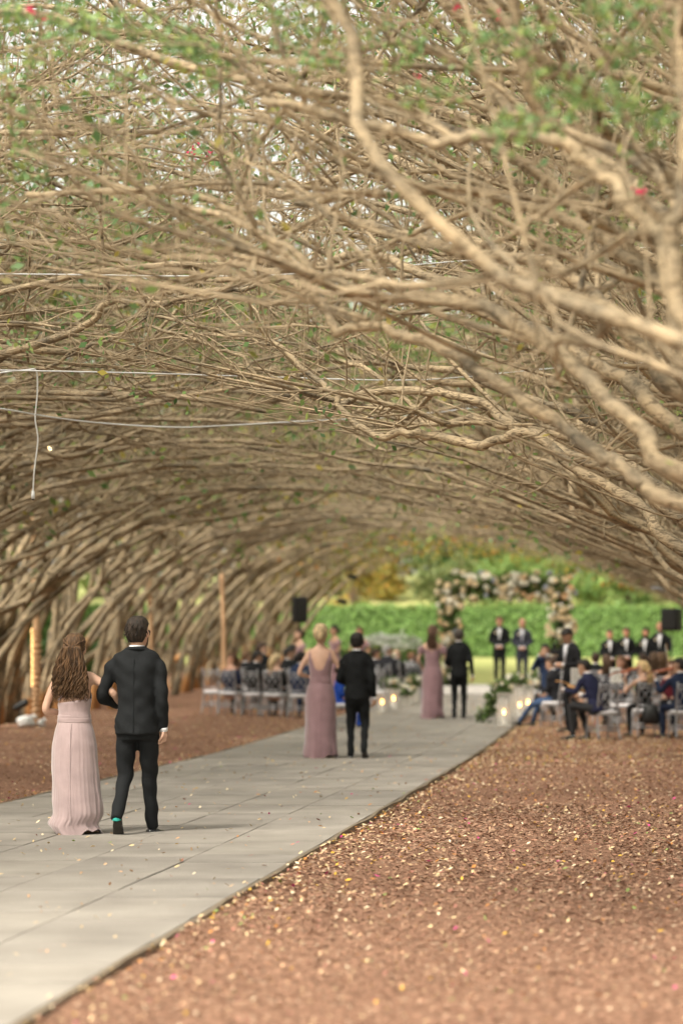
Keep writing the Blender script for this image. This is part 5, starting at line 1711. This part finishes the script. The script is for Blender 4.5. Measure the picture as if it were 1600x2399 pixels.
# bridesmaids on the left by the altar
person('dark-haired bridesmaid in dusty mauve dress standing behind the seated guests at left', px2(784, 60.5), 60.5, PI - .9, 1.70, 'f', 'dress', (.29, .17, .19), TAN, ('updo', BLACKH), arms=CL, quality=1, dress='off', shoes='nude', z=.05)
person('bridesmaid with brown hair seen above the head of the middle suited man', px2(842, 61), 61, PI, 1.70, 'f', 'dress', (.29, .17, .19), (.52, .27, .18), ('long', (.08, .04, .02), .3, .08), arms=CL, quality=1, dress='off', shoes='nude', z=.0)
person('bridesmaid in dusty mauve partly hidden by leaning trunks behind the blonde guest', px2(702, 58.5), 58.5, PI - .9, 1.68, 'f', 'dress', (.30, .18, .2), FAIR, ('updo', DKBR), arms=CL, quality=0, dress='off', shoes='nude')

# standing man looking down at his hands
person('standing man in black suit looking down at his hands beside the musicians', px2(1337, 43), 43, PI - .70, 1.84, 'm', 'suit', (.012, .012, .014), (.50, .29, .2), ('short', BLACKH),
       arms={-1: ((-.26, .06, 1.16), (-.08, .30, 1.16), (1, .6, .1)), 1: ((.26, .06, 1.16), (.08, .30, 1.16), (-1, .6, .1))}, front=True, tie=(.55, .55, .6), quality=1, head=(0, -.6, 0), lean=.05)

# seated guests, left block
def seated(label, px, Y, rz, h, sex, outfit, col, sc, hair, head=(0, 0, 0), lean=.05, q=0, arms=None, chair_label=None, crz=None, group=None, z=None, trousers=None, dx=0, legs=None, **k):
    x = px2(px, Y)
    cy = Y + .0
    chair(x, cy, crz if crz is not None else (rz if abs(rz) < 1 else rz), chair_label or ('silver chair under the ' + ' '.join(label.split()[:9])))
    return person(label, x, Y, rz, h, sex, outfit, col, sc, hair, pose='sit', head=head, lean=lean, quality=q, arms=arms, group=group, z=z, trousers=trousers, legs=legs, **k)

seated('seated woman in navy with long wavy brown hair turning back, leftmost guest', 540, 50.0, -.2, 1.68, 'f', 'blouse', NAVY, (.5, .27, .18), ('long', (.07, .035, .018), .3, .1), head=(2.4, 0, 0), front=True)
seated('seated man in black suit with elbow and white cuff over the chair back', 598, 49.4, -.3, 1.76, 'm', 'suit', BLK, TAN, ('short', BLACKH), head=(-.9, -.3, 0),
       arms={1: ((.30, -.18, 1.02), (.42, -.30, .93), (1, -.2, -.3)), -1: ((-.24, .02, .72), (-.12, .25, .66))})
seated('seated blonde woman in black with shoulder-length hair in the left guest row', 645, 49.0, -.15, 1.68, 'f', 'blouse', (.015, .015, .017), FAIR, ('long', (.46, .34, .2), .27, .085), head=(-.9, 0, 0))
seated('seated dark-haired man in black leaning right behind the blonde guest', 672, 51.2, -.3, 1.80, 'm', 'suit', BLK, TAN, ('short', BLACKH), head=(-1.0, 0, 0))
seated('seated man in navy blue jacket beside the blonde woman in gown', 703, 48.5, -.1, 1.76, 'm', 'suit', (.03, .045, .10), TAN, ('short', BLACKH), head=(-.3, 0, 0))
seated('seated guest in dark clothes with short hair behind the first front chairs', 574, 52.5, -.1, 1.66, 'm', 'suit', (.02, .02, .022), FAIR, ('short', BROWN), head=(-.7, 0, 0))
seated('taller dark-haired guest seated in the second row behind the black-suited man', 611, 53, -.1, 1.92, 'm', 'suit', BLK, FAIR, ('short', DKBR), head=(-1.2, 0, 0))
seated('dark-haired guest seated in the second row between the blonde and the bridesmaid', 682, 54, -.1, 1.84, 'm', 'suit', BLK, TAN, ('short', BLACKH), head=(-.6, 0, 0))
seated('woman guest in dark top just left of the middle couple', 726, 53.5, -.1, 1.72, 'f', 'blouse', (.03, .03, .035), FAIR, ('long', (.3, .2, .1), .22, .08), head=(-.6, 0, 0))
seated('guest in bright blue dress half hidden between the middle couple', 792, 43.5, -1.35, 1.60, 'f', 'blouse', (.015, .06, .34), FAIR, ('updo', DKBR), head=(-.3, 0, 0), trousers=(.015, .06, .34))
seated('guest with tanned face seated right of the middle suited man', 877, 53.6, -.2, 1.72, 'm', 'suit', (.03, .03, .035), (.5, .27, .18), ('short', DKBR), head=(-1.0, 0, 0))
seated('grey-haired man in dark jacket seated right of the middle couple', 904, 54.8, -.2, 1.80, 'm', 'suit', (.03, .03, .037), (.42, .23, .16), ('short', (.3, .29, .28)), head=(-.9, 0, 0))
seated('bald pale-haired guest seated above the white aisle flowers', 926, 56.6, -.2, 1.62, 'm', 'suit', BLK, FAIR, ('fringe', (.5, .42, .32)), head=(-.8, 0, 0))
seated('small guest in white collar seated at the aisle end of the left block', 962, 57.5, -.2, 1.50, 'm', 'suit', BLK, FAIR, ('short', (.18, .09, .05)), head=(-.9, 0, 0), front=True)
seated('dark-haired guest seated next to the white-collared guest by the aisle', 974, 56.8, -.2, 1.42, 'm', 'suit', BLK, TAN, ('short', DKBR), head=(-1.0, 0, 0))
chair(px2(885, 50.5), 50.5, -.1, 'silver chair with white cushion right of the middle suited man')
chair(px2(505, 50.8), 50.8, -.3, 'empty silver chair at the extreme left of the guest rows by a tree trunk')

# photographer crouching and a guest with outstretched jeans
ph = person('photographer in blue jacket crouching and aiming a black camera by the right path edge', px2(1284, 47), 47, PI - .35, 1.74, 'm', 'suit', (.03, .05, .11), TAN, ('short', BLACKH), lean=.10, z=-.22,
       arms={-1: ((-.27, .16, 1.28), (-.07, .27, 1.56), (.5, .5, .4)), 1: ((.27, .16, 1.28), (.08, .27, 1.56), (-.5, .5, .4))},
       legs={-1: dict(kn=(-.14, .28, .66), an=(-.12, -.02, .30), d=(-.2, 1)), 1: dict(kn=(.14, .28, .66), an=(.12, -.02, .30), d=(.2, 1))}, head=(0, 0, 0), trousers=(.015, .015, .02))
c = tag(empty('camera_body', (px2(1297, 46.6), 46.62, float(gz(0, 46.6)) + 1.36), .3), 'black camera with flash held at the eye of the crouching photographer', 'camera')
b = MB(); b.box((0, 0, 0), (.075, .035, .05)); b.box((0, -.0, .062), (.03, .03, .015)); b.obj('housing', M['black'], c, smooth=False)
b = MB(); b.limb([(0, -.04, 0), (0, -.15, 0)], [.042, .046], 14, round_=False); b.obj('lens', M['black'], c)
b = MB(); b.box((.0, 0, .12), (.035, .03, .045)); b.obj('flash', M['black'], c, smooth=False)
seated('guest in blue jeans with legs stretched towards the path, beside the standing man', 1300, 44.5, 1.1, 1.72, 'm', 'suit', (.02, .02, .024), TAN, ('short', DKBR), head=(.2, -.3, 0), trousers=(.05, .085, .17),
       legs={-1: dict(kn=(-.12, .42, .45), an=(-.13, .72, .12)), 1: dict(kn=(.1, .42, .5), an=(.1, .55, .10))}, lean=.05)
chair(px2(1276, 51), 51, .2, 'empty silver chair with white cushion near the photographer on the right')

# ------------------------------------------------------------------ musicians
M['varnish'] = mat('red brown varnish', (.34, .07, .025), .25, .5, coat=.6, col2=(.45, .12, .04), scale=8)
M['amber'] = mat('amber varnish', (.45, .22, .07), .25, .5, coat=.6)
M['paper'] = mat('sheet music paper', (.74, .73, .69), .8, .2)
M['ink'] = mat('ink', (.05, .05, .05), .8, .1)
M['bag'] = mat('black leather bag', (.02, .02, .02), .45, .4)

def violin(p, d, label, mt, s=1.0, cat='violin', up=(0, 0, 1)):
    """body behind, neck pointing along d"""
    d = np.array(d, float); d /= np.linalg.norm(d)
    T = empty(cat, p); tag(T, label, cat)
    side = np.cross(d, up); side /= np.linalg.norm(side); u = np.cross(side, d)
    R = np.stack([side, d, u], 1)
    Tm = Matrix([[*map(float, R[i]), 0] for i in range(3)] + [[0, 0, 0, 1]])
    T.rotation_euler = Tm.to_euler()
    T.scale = (s, s, s)
    b = MB(); V = []
    ys = np.linspace(-.18, .18, 19)
    wd = np.interp(ys, [-.18, -.17, -.1, -.04, .01, .06, .12, .17, .18], [.02, .07, .104, .075, .056, .068, .084, .05, .02])
    for y_, w in zip(ys, wd): V += [(-w, y_, -.018), (-w, y_, .018), (0, y_, .026), (w, y_, .018), (w, y_, -.018), (0, y_, -.024)]
    b.add(V, grid_quads(19, 6, True)); b.add([V[i] for i in range(6)], [[0, 1, 2, 5], [2, 3, 4, 5]]); b.add([V[-6 + i] for i in range(6)], [[5, 2, 1, 0], [5, 4, 3, 2]])
    b.obj('body', mt, T)
    b = MB(); b.tube([(0, .16, .022), (0, .33, .02), (0, .40, .0)], [.013, .012, .010], 8); b.ball((0, .41, -.008), .016, 8); b.obj('neck', mt, T)
    b = MB(); b.box((0, .20, .036), (.013, .14, .004)); b.obj('fingerboard', M['black'], T, smooth=False)
    b = MB(); b.box((0, -.02, .036), (.02, .003, .014)); b.obj('bridge', M['amber'], T, smooth=False)
    return T

def stick(p0, p1, label, cat='bow'):
    p0, p1 = np.array(p0), np.array(p1)
    T = tag(empty(cat, p0), label, cat)
    d = p1 - p0
    n = np.cross(d, [0, 1, 0]); n /= np.linalg.norm(n)
    b = MB(); b.tube([(0, 0, 0), d * .5 + n * .004, d], [.007, .006, .005], 6); b.obj('stick', M['amber'], T)
    b = MB(); b.tube([n * .022, d * .97 + n * .022], [.003, .003], 4); b.obj('hair_ribbon', M['paper'], T)
    b = MB(); b.box(n * .012 + d * .03, (.008, .008, .012)); b.obj('frog', M['black'], T, smooth=False)

def sheet(px, py, Y, hw, hh, rz, tilt, label):
    p = at(px, py, Y)
    T = tag(empty('music_stand', (p[0], Y, float(gz(p[0], Y))), rz), label, 'music stand')
    z = p[2] - float(gz(p[0], Y))
    R = rotm(0, tilt, 0)
    b = MB(); b.box((0, 0, z), (hw, .002, hh), R=R); o = b.obj('sheet_music', M['paper'], T, smooth=False)
    for k in range(7):
        b = MB(); q = np.array([0, -.0045, hh * (.75 - k * .25)]) @ R.T + [0, 0, z]
        b.box(q, (hw * .78, .0006, .004), R=R); b.obj('staff_lines', M['ink'], o, smooth=False)
    b = MB(); b.box(np.array([0, .02, -hh - .01]) @ R.T + [0, 0, z], (hw * 1.1, .025, .006), R=R); b.obj('ledge', M['metal_dk'], T, smooth=False)
    b = MB(); b.tube([(0, .03, .3), (0, .03, z - hh)], [.01, .01], 6); b.obj('pole', M['metal_dk'], T)
    for k in range(3):
        a = k * 2.09 + .4
        b = MB(); b.tube([(0, .03, .42), (.25 * math.cos(a), .03 + .25 * math.sin(a), .01)], [.007, .007], 5); b.obj('leg', M['metal_dk'], T)

# first musician: navy jacket, seen from behind, holds an amber fiddle low
YP = 39.8
person('seated musician in navy jacket and grey trousers leaning to the left over an instrument', px2(1399, YP), YP, .95, 1.78, 'm', 'suit', (.020, .022, .055), TAN, ('short', BLACKH), pose='sit', lean=.20, quality=1,
       arms={-1: ((-.27, .26, .80), (-.13, .60, .84), (.6, 1, .1)), 1: ((.29, .16, .76), (.14, .46, .72), (-.3, 1, .1))}, trousers=(.03, .03, .032), head=(.35, -.25, 0),
       legs={-1: dict(kn=(-.14, .45, .56), an=(-.12, .42, .09)), 1: dict(kn=(.12, .43, .52), an=(.12, .30, .09))})
chair(px2(1411, YP + .1), YP + .12, .5, 'nearest silver chair at right, under the musician in the navy jacket')
p = at(1352, 1613, YP + .1)
violin(p, (-.62, .3, .22), 'amber wooden instrument on the lap of the navy-jacketed musician', M['amber'], 1.0)
sheet(1348, 1584, 41.6, .085, .14, .1, .18, 'white sheet music on a stand in front of the standing man')
sheet(1442, 1582, 42.4, .10, .13, -.2, .2, 'white sheet music on a stand between the two nearest musicians')

# second musician: blonde violinist in sleeveless black
YV = 40.9
person('blonde woman in sleeveless black dress playing a reddish violin', px2(1508, YV), YV, .35, 1.70, 'f', 'blouse', (.008, .008, .009), FAIR, ('tail', (.42, .30, .15), .34), pose='sit', lean=.05, quality=1,
       arms={-1: ((-.27, .24, .80), (-.20, .42, 1.00), (-.2, .3, 1)), 1: ((.36, .02, .80), (.22, .24, .76), (-1, .5, 0)), 'bare': True}, head=(.75, -.15, .15), trousers=(.008, .008, .009))
chair(px2(1512, YV), YV - .06, .25, 'silver chair with black bag, under the blonde violinist')
p = at(1474, 1570, YV + .12)
violin(p, (-.75, .38, -.20), 'reddish violin under the chin of the blonde woman in black', M['varnish'], .95)
T = tag(empty('handbag', at(1524, 1672, YV - .4)), 'black leather bag hanging from the back of the blonde violinist chair', 'bag')
b = MB(); b.rings([(0, 0, -.17, .12, .05), (0, 0, -.14, .15, .075), (0, 0, 0, .14, .07), (0, 0, .12, .10, .045), (0, 0, .15, .06, .02)], 18)
b.V[0] += rng.normal(0, .004, b.V[0].shape); b.obj('pouch', M['bag'], T)
b = MB(); b.limb([(-.06, 0, .13), (-.04, .03, .30), (.04, .03, .30), (.06, 0, .13)], [.008] * 4, 6); b.obj('strap', M['bag'], T)

# third: man in navy at the right edge with violin and upright bow
YW = 40.2
person('man in navy suit playing a red violin at the right edge of the photo', px2(1598, YW), YW, .55, 1.78, 'm', 'suit', (.02, .03, .065), TAN, ('short', BLACKH), pose='sit', lean=.06, quality=1,
       arms={-1: ((-.29, .26, .80), (-.26, .42, .98), (-.3, .4, .8)), 1: ((.34, .10, .76), (.20, .34, .84))}, head=(.6, -.1, .1), trousers=(.018, .026, .055))
chair(px2(1600, YW), YW - .05, .3, 'silver chair at the right frame edge under the man in navy')
violin(at(1562, 1569, YW + .2), (-.75, .38, -.15), 'red violin held by the man in navy at the right edge', M['varnish'], .95)
stick(at(1567, 1566, YW + .3), at(1560, 1507, YW + .35), 'upright wooden bow beside the red violin at the right edge')
stick(at(1500, 1640, YV - .1), at(1448, 1580, YV + .3), 'bow held low by the blonde violinist')

# others sitting behind the musicians
seated('brown-haired woman seated behind the musician in the navy jacket', 1417, 46.5, -.2, 1.72, 'f', 'blouse', (.02, .02, .03), FAIR, ('long', (.07, .04, .025), .3, .09), head=(.3, 0, 0))
seated('guest with flushed face and brown hair above the second music sheet', 1459, 46, 2.6, 1.70, 'f', 'blouse', (.02, .025, .04), (.5, .27, .19), ('long', (.11, .06, .035), .25, .09), head=(0, 0, 0), front=True)
seated('dark-haired guest seated directly behind the blonde violinist', 1530, 48.5, -.1, 1.74, 'f', 'blouse', (.02, .02, .02), FAIR, ('long', (.06, .035, .02), .3, .10), head=(.2, 0, 0))
seated('guest with long brown hair seated between the blonde violinist and the bow', 1553, 45.5, .0, 1.80, 'f', 'blouse', (.03, .015, .015), FAIR, ('long', (.07, .04, .02), .32, .10), head=(.1, 0, 0))
seated('woman facing the camera with long dark hair right of the upright bow', 1574, 44.2, 2.9, 1.64, 'f', 'blouse', (.10, .012, .02), FAIR, ('long', (.06, .03, .02), .3, .08), head=(0, 0, 0), front=True)
seated('dark-haired guest seated right of the standing man behind the navy jacket', 1393, 50, -.1, 1.70, 'm', 'suit', BLK, FAIR, ('short', DKBR), head=(.3, 0, 0))
chair(px2(1456, 43.2), 43.2, PI + .1, 'empty silver chair with white cushion between the two nearest musicians')
for px, Y, lab in ((1300, 49, 'guest seated behind the photographer in dark clothes'), (1503, 50.5, 'dark-haired guest in the back row below the third groomsman')):
    seated(lab, px, Y, -.1, 1.66, 'm', 'suit', BLK, TAN, ('short', DKBR), head=(.3, 0, 0))
if not ch_used[0]: bpy.data.objects.remove(CH0)
